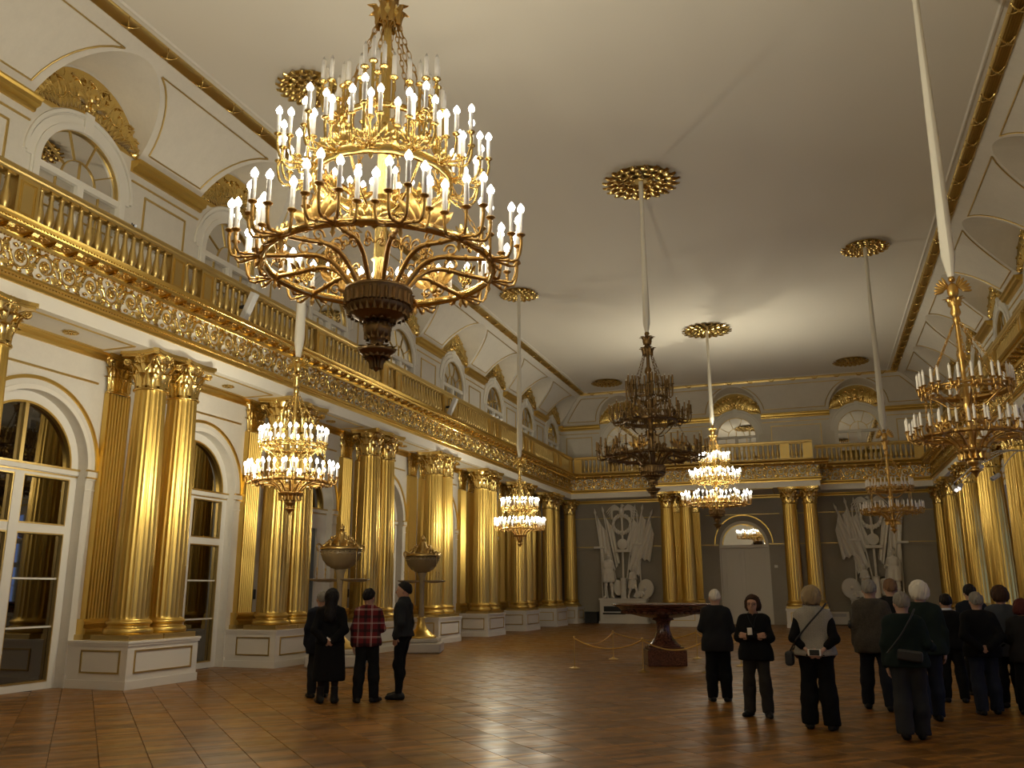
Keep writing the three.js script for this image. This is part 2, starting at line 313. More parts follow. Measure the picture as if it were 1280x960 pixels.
function lunetteRelief() {
  const parts = [], lo = 1.24, yc = UC.y + 0.05, sh = new THREE.Shape(), pts = [];
  for (let i = 0; i <= 28; i++) { const a = PI * 0.03 + PI * 0.94 * i / 28; pts.push(new THREE.Vector2((LUN.w - 0.05) * Math.cos(a), LUN.y + (LUN.h - 0.05) * Math.sin(a))); }
  const low = []; for (let i = 0; i <= 28; i++) { const x = pts[28 - i].x, v = lo * lo - x * x; low.push(new THREE.Vector2(x, Math.min(pts[28 - i].y - 0.01, v > 0 ? Math.max(yc + Math.sqrt(v), LUN.y + 0.02) : LUN.y + 0.02))); }
  sh.setFromPoints(pts.concat(low)); parts.push(slab(sh, 0.03, 0));
  for (let i = 1; i < 28; i++) {                                    // acanthus radiating along the crescent
    const m = pts[i].clone().add(low[28 - i]).multiplyScalar(0.5), t = pts[i].distanceTo(low[28 - i]); if (t < 0.1) continue;
    const out = Math.atan2(m.y - yc, m.x);
    for (const q of [-1, 1]) parts.push(leafBlob(m.x - Math.cos(out) * t * 0.42, m.y - Math.sin(out) * t * 0.42, 0.03, t * 0.85, 0.17, out + q * 0.35 + rr(-0.2, 0.2), 0.09));
    if (i % 3 === 0) parts.push(spiral(m.x, m.y, 0.1, t * 0.3, 1.3, m.x > 0 ? 1 : -1, out, 0.022));
  }
  parts.push(ball(0.14, 0, 10.42, 0.06, 1, 1.35, 0.8, 10, 8), ball(0.05, 0, 10.38, 0.17), ball(0.2, 0, 10.4, 0.03, 1, 1.5, 0.4, 12, 8), ball(0.07, 0, 10.2, 0.1, 1, 1.3, 0.8));
  for (const q of [-1, 1]) parts.push(spiral(q * 0.25, 10.58, 0.08, 0.14, 1.4, q, 0, 0.03), spiral(q * 0.27, 10.28, 0.08, 0.12, 1.4, -q, 0, 0.03), leafBlob(q * 0.1, 10.2, 0.08, 0.4, 0.2, q > 0 ? 0.5 : PI - 0.5, 0.08));
  return merge(parts);
}
const uwKit = upperWindow(), lunGeo = lunetteRelief();
function upperBay(f, s, where, nth) {
  const w = uwKit.clone(); w.name = 'window_' + (++windowNo); scene.add(w); tag(w, `fan-topped mirrored gallery window, ${nth}, ${where}`, 'window', 'gallery windows of the ' + where, 'structure'); put(w, f, s, 0, UC.d);
  const l = mesh('lunette_relief', lunGeo, M.goldCarved, wallOf(f === frame.left ? 'wall_left' : f === frame.right ? 'wall_right' : 'wall_end')); l.userData.label = 'gilded acanthus relief with a mask'; l.position.set(f.k * s, 0, UC.d);
}
function upperPier(f, wallObj, s, half) {                            // impost cornice and beaded panel between two windows
  const x = f.k * s, d = UC.d;
  mesh('impost_cornice', [prism([[d, 9.50], [d + 0.05, 9.50], [d + 0.07, 9.56], [d + 0.16, 9.59], [d + 0.18, 9.66], [d + 0.22, 9.69], [d + 0.22, 9.72], [d, 9.72]], x - half, x + half)], M.gold, wallObj);
  mesh('pier_line', [span(x - half + 0.05, x + half - 0.05, 9.31, 9.34, d, d + 0.03)], M.goldSatin, wallObj);
  if (half > 0.5) mesh('pier_panel', rectFrame(x - half + 0.42, x + half - 0.42, 7.45, 9.14, 0.035, d, d + 0.025), M.goldSatin, wallObj);
}
function wallOf(n) { return scene.getObjectByName(n); }
for (const side of ['left', 'right']) {
  const where = side === 'left' ? 'mirrored-door wall' : 'window wall';
  UBAYS.forEach((s, i) => { if (s > 0) upperBay(frame[side], s, where, ['first', 'second', 'third', 'fourth', 'fifth', 'sixth', 'seventh', 'eighth', 'ninth', 'tenth', 'eleventh'][UBAYS.length - 1 - i] + ' from the end wall'); });
  for (let i = 0; i < UBAYS.length - 1; i++) { const c = (UBAYS[i] + UBAYS[i + 1]) / 2; if (c > 0) upperPier(frame[side], wallOf('wall_' + side), c, (UBAYS[i + 1] - UBAYS[i]) / 2 - 1.12); }
  upperPier(frame[side], wallOf('wall_' + side), 42.05, 0.3);
}
ENDARCH.forEach((x, i) => upperBay(frame.end, x, 'end wall', ['on the mirrored-door side', 'above the portico', 'on the window side'][i]));
for (const x of [XC - 2.75, XC + 2.75]) upperPier(frame.end, wallEnd, x, 1.55);
for (const q of [-1, 1]) upperPier(frame.end, wallEnd, XC + q * 7.8, 1.1);

// ceiling, cove with lunette vaults, gilded ribbon moulding
const CW = 1.45, CWR = 1.75, CE = 1.4;                                          // cove width along the long walls and at the end walls
const inX0 = XC - WX + UC.d, inX1 = XC + WX + RX - UC.d, inZ = Z1 + UC.d;
const ceil = struct('ceiling', 'flat off-white plaster ceiling with coved border', 'ceiling', span(inX0 - 0.5, inX1 + 0.5, Y.ceil, Y.ceil + 0.3, Z1 - 0.4, Z0 + 0.4), M.ceiling);
const coveY = t => Y.imp + (Y.ceil - Y.imp) * (1 - Math.pow(1 - t, 1.3));
const lunY = (x, t) => Math.abs(x) >= LUN.w ? -1 : LUN.y + (LUN.h + 0.06 * t) * Math.sqrt(1 - (x / LUN.w) ** 2);
function meet(x) { if (lunY(x, 0) <= coveY(0)) return 0; let a = 0, b = 1; for (let i = 0; i < 30; i++) { const m = (a + b) / 2; if (lunY(x, m) > coveY(m)) a = m; else b = m; } return b; }
function cove(f, s0, s1, width, cutA, cutB, centres, z0) {           // in the wall's local frame, z0 = face of the upper wall
  const set = new Set(); const add = v => { if (v >= s0 - 1e-6 && v <= s1 + 1e-6) set.add(+v.toFixed(4)); };
  for (let i = 0; i <= 60; i++) add(s0 + (s1 - s0) * i / 60);
  for (const c of centres) for (let i = 0; i <= 24; i++) add(c + LUN.w * Math.sin(-PI / 2 + PI * i / 24) * 0.9999);
  if (cutA) for (let i = 0; i <= 8; i++) add(s0 + cutA * i / 8); if (cutB) for (let i = 0; i <= 8; i++) add(s1 - cutB * i / 8);
  const S = [...set].sort((a, b) => a - b), NV = 10, P = [], I = [], P2 = [], I2 = [];
  const tmax = s => Math.min(1, cutA ? (s - s0) / cutA : 1, cutB ? (s1 - s) / cutB : 1);
  S.forEach((s, i) => {
    const c = centres.find(c => Math.abs(s - c) < LUN.w) ?? null, x = c === null ? 9 : s - c, tm = tmax(s), t0 = Math.min(meet(x), tm);
    for (let j = 0; j <= NV; j++) { const t = t0 + (tm - t0) * j / NV; P.push(s, coveY(t), z0 + t * width); }
    for (let j = 0; j <= 4; j++) { const t = t0 * j / 4; P2.push(s, Math.max(lunY(x, t), Y.imp - 0.3), z0 + t * width); }
    if (i) { const a = (i - 1) * (NV + 1), b = i * (NV + 1); for (let j = 0; j < NV; j++) I.push(a + j, a + j + 1, b + j, b + j, a + j + 1, b + j + 1);
      const m = (S[i] + S[i - 1]) / 2; if (centres.some(c => Math.abs(m - c) < LUN.w)) { const a2 = (i - 1) * 5, b2 = i * 5; for (let j = 0; j < 4; j++) I2.push(a2 + j, a2 + j + 1, b2 + j, b2 + j, a2 + j + 1, b2 + j + 1); } }
  });
  const mk = (p, q) => { const g = new THREE.BufferGeometry(); g.setAttribute('position', new THREE.Float32BufferAttribute(p, 3)); g.setAttribute('uv', new THREE.Float32BufferAttribute(p.flatMap((_, k) => k % 3 ? [] : [p[k], p[k + 2]]), 2)); g.setIndex(q); g.computeVertexNormals(); return g; };
  setFrame(mesh('cove', mk(P, I), M.ceiling, ceil), f); setFrame(mesh('lunette_vault', mk(P2, I2), M.ceiling, ceil), f);
  // beaded outlines of the panels between the vaults
  const on = (s, t) => V(s, coveY(t) - 0.012, z0 + t * width);
  const edges = [s0, ...centres, s1];
  for (let i = 0; i < edges.length - 1; i++) {
    const A = edges[i], B = edges[i + 1], la = i > 0, lb = i < edges.length - 2, pts = [], off = 0.17;
    const xa = t => { if (!la) return A + (cutA ? cutA * t : 0) + 0.22; let lo = 0, hi = LUN.w; for (let k = 0; k < 24; k++) { const m = (lo + hi) / 2; if (meet(m) > t) lo = m; else hi = m; } return A + lo + off; };
    const xb = t => { if (!lb) return B - (cutB ? cutB * t : 0) - 0.22; let lo = 0, hi = LUN.w; for (let k = 0; k < 24; k++) { const m = (lo + hi) / 2; if (meet(m) > t) lo = m; else hi = m; } return B - lo - off; };
    if (xb(0.12) - xa(0.12) < 0.15) continue;
    const line = q => tube(q, 0.02, 4, (q.length - 1), false), ts = [0.12, 0.2, 0.3, 0.4, 0.5, 0.6, 0.68, 0.74, 0.8];
    const g = [];
    g.push(line(ts.map(t => on(xa(t), t))), line(ts.map(t => on(xb(t), t))));
    for (const t of [0.12, 0.8]) g.push(line([on(xa(t), t), on((xa(t) + xb(t)) / 2, t), on(xb(t), t)]));
    setFrame(mesh('cove_panel_bead', g, M.goldSatin, ceil), f);
  }
}
cove(frame.left, -4.8, 42.6 - UC.d, CW, 0, CE, UBAYS, UC.d);
cove(frame.right, -(42.6 - UC.d), 4.8, CWR, CE, 0, UBAYS.map(s => -s).reverse(), UC.d);
cove(frame.end, inX0, inX1, CE, CW, CWR, ENDARCH, UC.d);
function ribbonBand(name, len, place) {                              // bundle of reeds bound with crossed ribbon, along local x, hanging below y = 0
  const o = new THREE.Group(); o.name = name; ceil.add(o); place(o);
  const prof = [[-0.15, 0.02], [-0.15, -0.015]]; for (let i = 0; i < 6; i++) { const a = -0.13 + 0.0433 * i; prof.push([a + 0.004, -0.03], [a + 0.0216, -0.062 - 0.02 * Math.sin(PI * (i + 0.5) / 6)], [a + 0.039, -0.03]); } prof.push([0.15, -0.015], [0.15, 0.02]);
  mesh('reed_bundle', prism(prof, 0, len), M.goldSatin, o);
  const wrap = merge([-1, 1].map(q => tube([V(-0.14, -0.01, q * 0.14), V(-0.07, -0.085, q * 0.07), V(0, -0.1, 0), V(0.07, -0.085, -q * 0.07), V(0.14, -0.01, -q * 0.14)], 0.016, 4, 8)).concat([ball(0.035, 0, -0.09, 0)]));
  for (let x = 0.6; x < len - 0.3; x += 0.95) mesh('ribbon', wrap, M.goldCarved, o).position.set(x, 0, 0);
  mesh('edge_line', [prism([[0.24, 0.02], [0.24, -0.02], [0.28, -0.03], [0.31, 0.0], [0.31, 0.02]], 0.2, len - 0.2)], M.ceiling, o);
  return o;
}
const cx0 = inX0 + CW, cx1 = inX1 - CWR, cz = inZ + CE;
ribbonBand('ribbon_moulding', -cz + 4.8, o => { o.position.set(cx0 + 0.1, Y.ceil, 4.8); o.rotation.y = PI / 2; });
ribbonBand('ribbon_moulding', -cz + 4.8, o => { o.position.set(cx1 - 0.1, Y.ceil, cz); o.rotation.y = -PI / 2; });
ribbonBand('ribbon_moulding', cx1 - cx0, o => { o.position.set(cx0, Y.ceil, cz + 0.1); });
// ---------------------------------------------------------------- gilded Corinthian order
function shaftGeo(r0, r1, h, flutes = 24) {
  const prof = [0, -0.30, -0.42, -0.30], rows = [[0, 0], [0.012, 1], [0.33, 1], [0.66, 1], [0.985, 1], [1, 0]], n = flutes * 4;
  return gridGeo(n, rows.length - 1, (u, v) => {
    const i = Math.round(u * n), [t, on] = rows[Math.round(v * (rows.length - 1))], r = t < 0.33 ? r0 : r0 + (r1 - r0) * Math.pow((t - 0.33) / 0.67, 1.25);
    const q = r * (1 + on * prof[i % 4] * 0.115), a = 2 * PI * (i - (on ? (i % 4 === 1 ? 0.35 : i % 4 === 3 ? -0.35 : 0) : 0)) / n;
    return [q * Math.sin(a), t * h, q * Math.cos(a)];
  });
}
function acanthus(a, y0, h, w, r0, out) {
  return gridGeo(7, 4, (u, v) => {
    const s = 2 * v - 1, y = y0 + h * (u < 0.8 ? u * 1.15 : 0.92 + (u - 0.8) * 0.3 - (u - 0.8) ** 2 * 3.2), r = r0 + 0.012 + out * Math.pow(u, 3) - 0.03 * s * s * (0.3 + u) + (Math.abs(s) < 0.1 ? 0.012 : 0);
    const ww = w * Math.pow(Math.sin(PI * (0.22 + 0.70 * u)), 0.6) * (1 + 0.13 * Math.cos(u * 21)), b = a + s * ww / (r0 + 0.02);
    return [r * Math.sin(b), y, r * Math.cos(b)];
  });
}
function capitalGeo(r, h, half) {
  const g = [lathe([[r, 0], [r + 0.035, 0.0], [r + 0.045, 0.02], [r + 0.035, 0.04], [r, 0.045], [r - 0.01, 0.1], [r + 0.005, 0.35], [r + 0.05, 0.55], [r + 0.09, h - 0.1], [r + 0.09, h - 0.08], [0, h - 0.08]], 20)];
  for (let k = 0; k < 8; k++) {
    const a = k * PI / 4;
    g.push(acanthus(a, 0.04, 0.30, r * 0.40, r - 0.005, 0.12), acanthus(a + PI / 8, 0.08, 0.46, r * 0.42, r, 0.15));
  }
  for (let k = 0; k < 4; k++) {                                       // corner volutes, pairs of helices and abacus flowers
    const a = PI / 4 + k * PI / 2;
    for (const q of [-0.05, 0.05]) {
      const p = []; for (let i = 0; i <= 4; i++) { const t = i / 4; p.push(V(q * (1 - 0.5 * t) + q * 2.2 * (1 - t), 0.34 + 0.22 * t, r + 0.05 + 0.11 * t * t)); }
      for (let i = 1; i <= 9; i++) { const t = i / 9, b = PI / 2 - t * 3.3 * PI, s = 0.075 * (1 - 0.75 * t); p.push(V(q * 0.5, 0.545 + s * Math.sin(b), r + 0.165 + s * Math.cos(b))); }
      g.push(tube(p, 0.022, 5, 26, false, 0.014).rotateY(a));
    }
    const b = k * PI / 2;
    for (const q of [-1, 1]) g.push(spiral(q * 0.075, 0.55, r + 0.085, 0.055, 1.2, -q, q > 0 ? PI : 0, 0.014, 14, 4).rotateY(b));
    g.push(ball(0.055, 0, h - 0.06, half - 0.075, 1, 1, 0.6).rotateY(b));
    for (let i = 0; i < 6; i++) g.push(ball(0.03, 0.055 * Math.cos(i * PI / 3), h - 0.06 + 0.055 * Math.sin(i * PI / 3), half - 0.075, 1, 1, 0.6, 6, 4).rotateY(b));
    g.push(acanthus(a, 0.30, 0.22, r * 0.28, r + 0.02, 0.16));
  }
  const s = new THREE.Shape(), c = half, e = 0.055;                   // abacus with hollow sides
  s.moveTo(-c, -c + e); s.lineTo(-c + e, -c); s.quadraticCurveTo(0, -c + 0.15, c - e, -c); s.lineTo(c, -c + e); s.quadraticCurveTo(c - 0.15, 0, c, c - e); s.lineTo(c - e, c); s.quadraticCurveTo(0, c - 0.15, -c + e, c); s.lineTo(-c, c - e); s.quadraticCurveTo(-c + 0.15, 0, -c, -c + e);
  g.push(new THREE.ExtrudeGeometry(s, { depth: 0.04, bevelEnabled: false, curveSegments: 6 }).rotateX(-PI / 2).translate(0, h - 0.1, 0), new THREE.ExtrudeGeometry(s, { depth: 0.06, bevelEnabled: false, curveSegments: 6 }).scale(1.06, 1.06, 1).rotateX(-PI / 2).translate(0, h - 0.06, 0));
  return merge(g);
}
const CR = { r0: 0.325, r1: 0.272 };
const baseGeo = lathe([[0.335, 0.26], [0.345, 0.25], [0.345, 0.235], [0.375, 0.225], [0.385, 0.20], [0.375, 0.175], [0.35, 0.165], [0.345, 0.135], [0.36, 0.115], [0.39, 0.11], [0.405, 0.09], [0.415, 0.05], [0.405, 0.01], [0.38, 0], [0, 0]], 28);
const shaftG = shaftGeo(CR.r0, CR.r1, Y.shaft - Y.base), capG = capitalGeo(CR.r1, Y.cap - Y.shaft, 0.42);
function frontOnly(g) { const P = g.attributes.position, I = g.index.array, J = []; for (let i = 0; i < I.length; i += 3) if (Math.max(P.getZ(I[i]), P.getZ(I[i + 1]), P.getZ(I[i + 2])) > -0.03) J.push(I[i], I[i + 1], I[i + 2]); const h = g.clone(); h.setIndex(J); return h; }
function columnKit() {
  const g = new THREE.Group();
  mesh('plinth', [rbox(0.83, 0.09, 0.83, 0, 0.045, 0, 0.008)], M.goldSatin, g);
  mesh('base', baseGeo, M.gold, g).position.y = Y.plinth - Y.ped;
  mesh('shaft', shaftG, M.gold, g).position.y = Y.base - Y.ped;
  mesh('capital', capG, M.goldCarved, g).position.y = Y.shaft - Y.ped;
  return g;
}
function pilasterKit() {                                              // flat fluted pier against the wall
  const g = new THREE.Group(), w = 0.27, n = 7, sh = new THREE.Shape(); sh.moveTo(-w, 0); sh.lineTo(-w, -0.12);
  for (let i = 0; i < n; i++) { const a = -w + 0.02 + (2 * w - 0.04) * i / n, s = (2 * w - 0.04) / n; sh.lineTo(a + s * 0.12, -0.12); sh.lineTo(a + s * 0.32, -0.098); sh.lineTo(a + s * 0.68, -0.098); sh.lineTo(a + s * 0.88, -0.12); }
  sh.lineTo(w, -0.12); sh.lineTo(w, 0); sh.closePath();
  const H = Y.shaft - Y.base;
  mesh('plinth', [span(-0.36, 0.36, 0, 0.09, 0, 0.2)], M.goldSatin, g);
  mesh('base', [prism([[0, 0.09], [0.2, 0.09], [0.21, 0.13], [0.2, 0.18], [0.16, 0.2], [0.16, 0.25], [0.18, 0.27], [0.17, 0.31], [0.13, 0.35], [0, 0.35]], -0.33, 0.33)], M.gold, g);
  mesh('shaft', new THREE.ExtrudeGeometry(sh, { depth: H, bevelEnabled: false }).rotateX(-PI / 2).translate(0, Y.base - Y.ped, 0), M.gold, g);
  const c = mesh('capital', frontOnly(capG), M.goldCarved, g); c.position.set(0, Y.shaft - Y.ped, 0.06); c.scale.set(0.96, 1, 0.36);
  return g;
}
const colKit = columnKit(), pilKit = pilasterKit();
function column(f, s, d, label, group) { const c = colKit.clone(); c.name = numbered('column'); scene.add(c); tag(c, label, 'column', group); put(c, f, s, Y.ped, d); }
function pilaster(f, s, wallName) { const c = pilKit.clone(); c.name = 'pilaster'; wallOf(wallName).add(c); c.position.set(f.k * s, Y.ped, 0.002); }   // engaged piers belong to their wall
function pedestalKit(len, depth) {                                    // white pedestal, front on +z
  const g = new THREE.Group();
  mesh('body', [span(-len / 2, len / 2, 0.14, 0.70, 0, depth), span(-len / 2 - 0.02, len / 2 + 0.02, 0, 0.14, 0, depth + 0.02), span(-len / 2 - 0.02, len / 2 + 0.02, 0.70, 0.74, 0, depth + 0.02), span(-len / 2 - 0.035, len / 2 + 0.035, 0.74, 0.78, 0, depth + 0.035)], M.white, g);
  mesh('panel_bead', rectFrame(-len / 2 + 0.16, len / 2 - 0.16, 0.25, 0.63, 0.028, depth, depth + 0.016), M.goldSatin, g);
  for (const q of [-1, 1]) mesh('panel_bead', (q < 0 ? rectFrame(0.3, depth - 0.14, 0.25, 0.63, 0.028, 0, 0.016) : rectFrame(0.14 - depth, -0.3, 0.25, 0.63, 0.028, 0, 0.016)).map(b => b.rotateY(q * PI / 2).translate(q * len / 2, 0, 0)), M.goldSatin, g);
  return g;
}
const pedKit = pedestalKit(PL, 1.28), pedCorner = pedestalKit(1.22, 1.28);
const sideName = { left: 'mirrored-door wall', right: 'window wall' }, ordinal = ['first', 'second', 'third', 'fourth', 'fifth', 'sixth', 'seventh', 'eighth', 'ninth', 'tenth', 'eleventh'];
for (const side of ['left', 'right']) {
  const f = frame[side], nm = sideName[side];
  for (let i = -2; i <= 6; i++) {
    const a = pedStart(i), nth = ordinal[6 - i];
    const p = pedKit.clone(); p.name = numbered('column_pedestal'); scene.add(p); tag(p, `white panelled column pedestal, ${nth} pair from the end wall, ${nm}`, 'pedestal', 'pedestals of the ' + nm); put(p, f, a + PL / 2);
    for (const q of [-0.43, 0.43]) {
      column(f, a + PL / 2 + q, 0.83, `gilded fluted column, ${q > 0 ? 'end-wall' : 'entrance'} side of the ${nth} pair from the end wall, ${nm}`, 'columns of the ' + nm);
      pilaster(f, a + PL / 2 + q, 'wall_' + side);
    }
  }
  const p = pedCorner.clone(); p.name = numbered('column_pedestal'); scene.add(p); tag(p, `short white pedestal under the single corner column of the ${nm}`, 'pedestal'); put(p, f, 41.96);
  column(f, 41.85, 0.83, `single gilded column in the corner where the ${nm} meets the end wall`, null); pilaster(f, 41.85, 'wall_' + side);
}
// portico of the end wall
const PD = 3.3, PP = [XC - 2.67, XC + 2.67];                           // how far its pedestals stand out; centres of its two column pairs
PP.forEach((x, n) => {
  const where = n ? 'nearer the window wall' : 'nearer the mirrored doors';
  const p = thing('portico_pedestal', `white panelled pedestal of the portico pair ${where}`, 'pedestal'); put(p, frame.end, x);
  mesh('body', [span(-0.85, 0.85, 0.14, 0.70, PD - 0.92, PD), span(-0.87, 0.87, 0, 0.14, PD - 0.94, PD + 0.02), span(-0.88, 0.88, 0.70, 0.78, PD - 0.95, PD + 0.03)], M.white, p);
  mesh('panel_bead', rectFrame(-0.68, 0.68, 0.25, 0.63, 0.028, PD, PD + 0.016), M.goldSatin, p);
  for (const q of [-1, 1]) mesh('panel_bead', rectFrame(-0.3, 0.3, 0.25, 0.63, 0.028, 0, 0.016).map(b => b.rotateY(q * PI / 2).translate(q * 0.85, 0, PD - 0.46)), M.goldSatin, p);
  for (const q of [-0.43, 0.43]) {
    column(frame.end, x + q, PD - 0.45, `gilded portico column, ${Math.abs(x + q - XC) < 2.67 ? 'door' : 'outer'} side of the pair ${where}`, 'portico columns');
    pilaster(frame.end, x + q, 'wall_end');
  }
});

// ---------------------------------------------------------------- entablature
const modGeo = merge([prism([[0, 0], [0, -0.03], [0.06, -0.075], [0.20, -0.05], [0.27, -0.07], [0.30, -0.03], [0.30, 0]], -0.055, 0.055), gridGeo(3, 2, (u, v) => [(v - 0.5) * 0.13 * Math.sin(PI * (0.25 + 0.6 * u)), -0.06 - 0.035 * Math.sin(PI * u), 0.04 + 0.24 * u])]);
const rosGeo = merge([ball(0.04, 0, -0.02, 0, 1, 1, 1, 6, 4), ...Array.from({ length: 8 }, (_, k) => ball(0.05, 0.085 * Math.cos(k * PI / 4), -0.015, 0.085 * Math.sin(k * PI / 4), 1.2, 0.6, 1, 5, 3))]);
const scrollGeos = [1, -1].map(q => merge([
  spiral(0, 0, 0.035, 0.19, 1.55, q, PI, 0.03, 26, 5), ball(0.05, 0, 0, 0.03, 1, 1, 0.6), ...Array.from({ length: 6 }, (_, k) => ball(0.034, 0.062 * Math.cos(k * PI / 3), 0.062 * Math.sin(k * PI / 3), 0.025, 1, 1, 0.6, 5, 4)),
  tube([V(-0.19, 0, 0.03), V(-0.235, q * 0.11, 0.03), V(-0.28, q * 0.2, 0.03)], 0.02, 5, 5),
  leafBlob(-0.2, q * 0.05, 0.012, 0.2, 0.1, q * 2.1, 0.03), leafBlob(0.15, q * 0.12, 0.012, 0.2, 0.1, q * 0.9, 0.03), leafBlob(0.14, -q * 0.14, 0.012, 0.17, 0.09, -q * 0.6, 0.03), leafBlob(-0.1, -q * 0.17, 0.012, 0.16, 0.08, -q * 2.3, 0.03), leafBlob(0, q * 0.19, 0.012, 0.15, 0.08, q * 1.2, 0.03),
  ...Array.from({ length: 7 }, (_, k) => leafBlob(0.17 * Math.cos(k * 0.9), 0.17 * Math.sin(k * 0.9), 0.014, 0.11, 0.075, k * 0.9 + q * 1.2, 0.035)), leafBlob(0.18, -q * 0.02, 0.014, 0.14, 0.09, -q * 1.2, 0.035), leafBlob(-0.24, -q * 0.08, 0.014, 0.16, 0.09, q * 0.3 - 1.57 * q, 0.035),
]));
let trimNo = 0;
function entablature(f, x0, x1, zf, zb, label, soffits = [], ends = [0, 0], beam = true) {       // local frame, frieze face at zf, back at zb
  const o = setFrame(struct('trim_' + (++trimNo), label, 'entablature'), f), e0 = x0 - 0.4 * ends[0], e1 = x1 + 0.4 * ends[1], c = ends.map(q => q * 0.06);
  if (beam) mesh('architrave', [span(x0, x1, Y.cap, Y.arch, zb, zf), span(x0, x1, Y.arch, Y.corn, zb, zf - 0.02)], M.white, o);
  mesh('architrave_moulding', [prism([[zf - 0.03, 6.16], [zf + 0.03, 6.17], [zf + 0.035, 6.22], [zf + 0.06, 6.235], [zf + 0.075, 6.28], [zf + 0.10, 6.29], [zf + 0.10, 6.32], [zf + 0.05, 6.345], [zf - 0.03, 6.345]], x0 - c[0], x1 + c[1])], M.gold, o);
  mesh('cornice', [prism([[zf - 0.03, 6.855], [zf + 0.04, 6.855], [zf + 0.06, 6.90], [zf + 0.08, 6.925], [zf + 0.34, 6.935], [zf + 0.35, 6.97], [zf + 0.38, 7.0], [zf + 0.42, 7.03], [zf + 0.44, 7.055], [zf - 0.03, 7.055]], e0, e1)], M.gold, o);
  const bead = [], bg = new THREE.OctahedronGeometry(0.018);
  for (let x = x0 + 0.03; x < x1; x += 0.062) bead.push(bg.clone().translate(x, 6.255, zf + 0.075), bg.clone().translate(x, 6.845, zf + 0.02), bg.clone().translate(x, 6.985, zf + 0.385));
  mesh('bead_course', bead, M.goldCarved, o).userData.kind = 'stuff';
  const nm = Math.round((x1 - x0) / 0.43), st = (x1 - x0) / nm;
  for (let i = 0; i < nm; i++) { mesh('modillion', modGeo, M.goldCarved, o).position.set(x0 + st * (i + 0.5), 6.94, zf + 0.05); if (i) mesh('cornice_rosette', rosGeo, M.bronze, o).position.set(x0 + st * i, 6.935, zf + 0.2); }
  const ns = Math.round((x1 - x0) / 0.46), ss = (x1 - x0) / ns;
  for (let i = 0; i < ns; i++) mesh('scroll', scrollGeos[i % 2], M.goldCarved, o).position.set(x0 + ss * (i + 0.5), 6.60, zf - 0.02);
  for (const [a, b] of soffits) { mesh('soffit_bead', rectFrame(a, b, 0.18, (zf - zb) - 0.16, 0.03, 0, 0.02).map(g => g.rotateX(PI / 2).translate(0, Y.cap, zb)), M.goldSatin, o); mesh('soffit_rosette', rosGeo, M.goldCarved, o).position.set((a + b) / 2, Y.cap, (zf + zb) / 2); }
  return o;
}
for (const side of ['left', 'right']) {
  const f = frame[side], k = f.k, a = Math.min(k * -4.8, k * 41.3), b = Math.max(k * -4.8, k * 41.3);
  entablature(f, a, b, 1.1, 0, `gilded entablature with scrolled frieze along the ${sideName[side]}`, LBAYS.map(i => [k * bayAt(i) - 1.1, k * bayAt(i) + 1.1]));
  mesh('gallery_floor', [span(a, b, 7.0, 7.06, -0.05, 1.15)], M.white, scene.getObjectByName('trim_' + trimNo));
}
const pX0 = XC - 3.6, pX1 = XC + 3.6, eF = 1.4;
entablature(frame.end, XC - WX, pX0, eF, 0, 'gilded entablature of the end wall on the mirrored-door side');
entablature(frame.end, pX1, XC + WX + RX, eF, 0, 'gilded entablature of the end wall on the window side');
entablature(frame.end, pX0, pX1, PD - 0.17, 0, 'projecting gilded entablature of the end wall portico', [[XC - 1.6, XC + 1.6]], [1, 1]);
for (const q of [-1, 1]) entablature({ o: V(XC, 0, Z1), rot: q * PI / 2 }, q > 0 ? -(PD - 0.17) : eF, q > 0 ? -eF : PD - 0.17, 3.6, 3.0, `short side return of the portico entablature towards the ${q > 0 ? 'windows' : 'mirrored doors'}`, [], [0, 0], false);

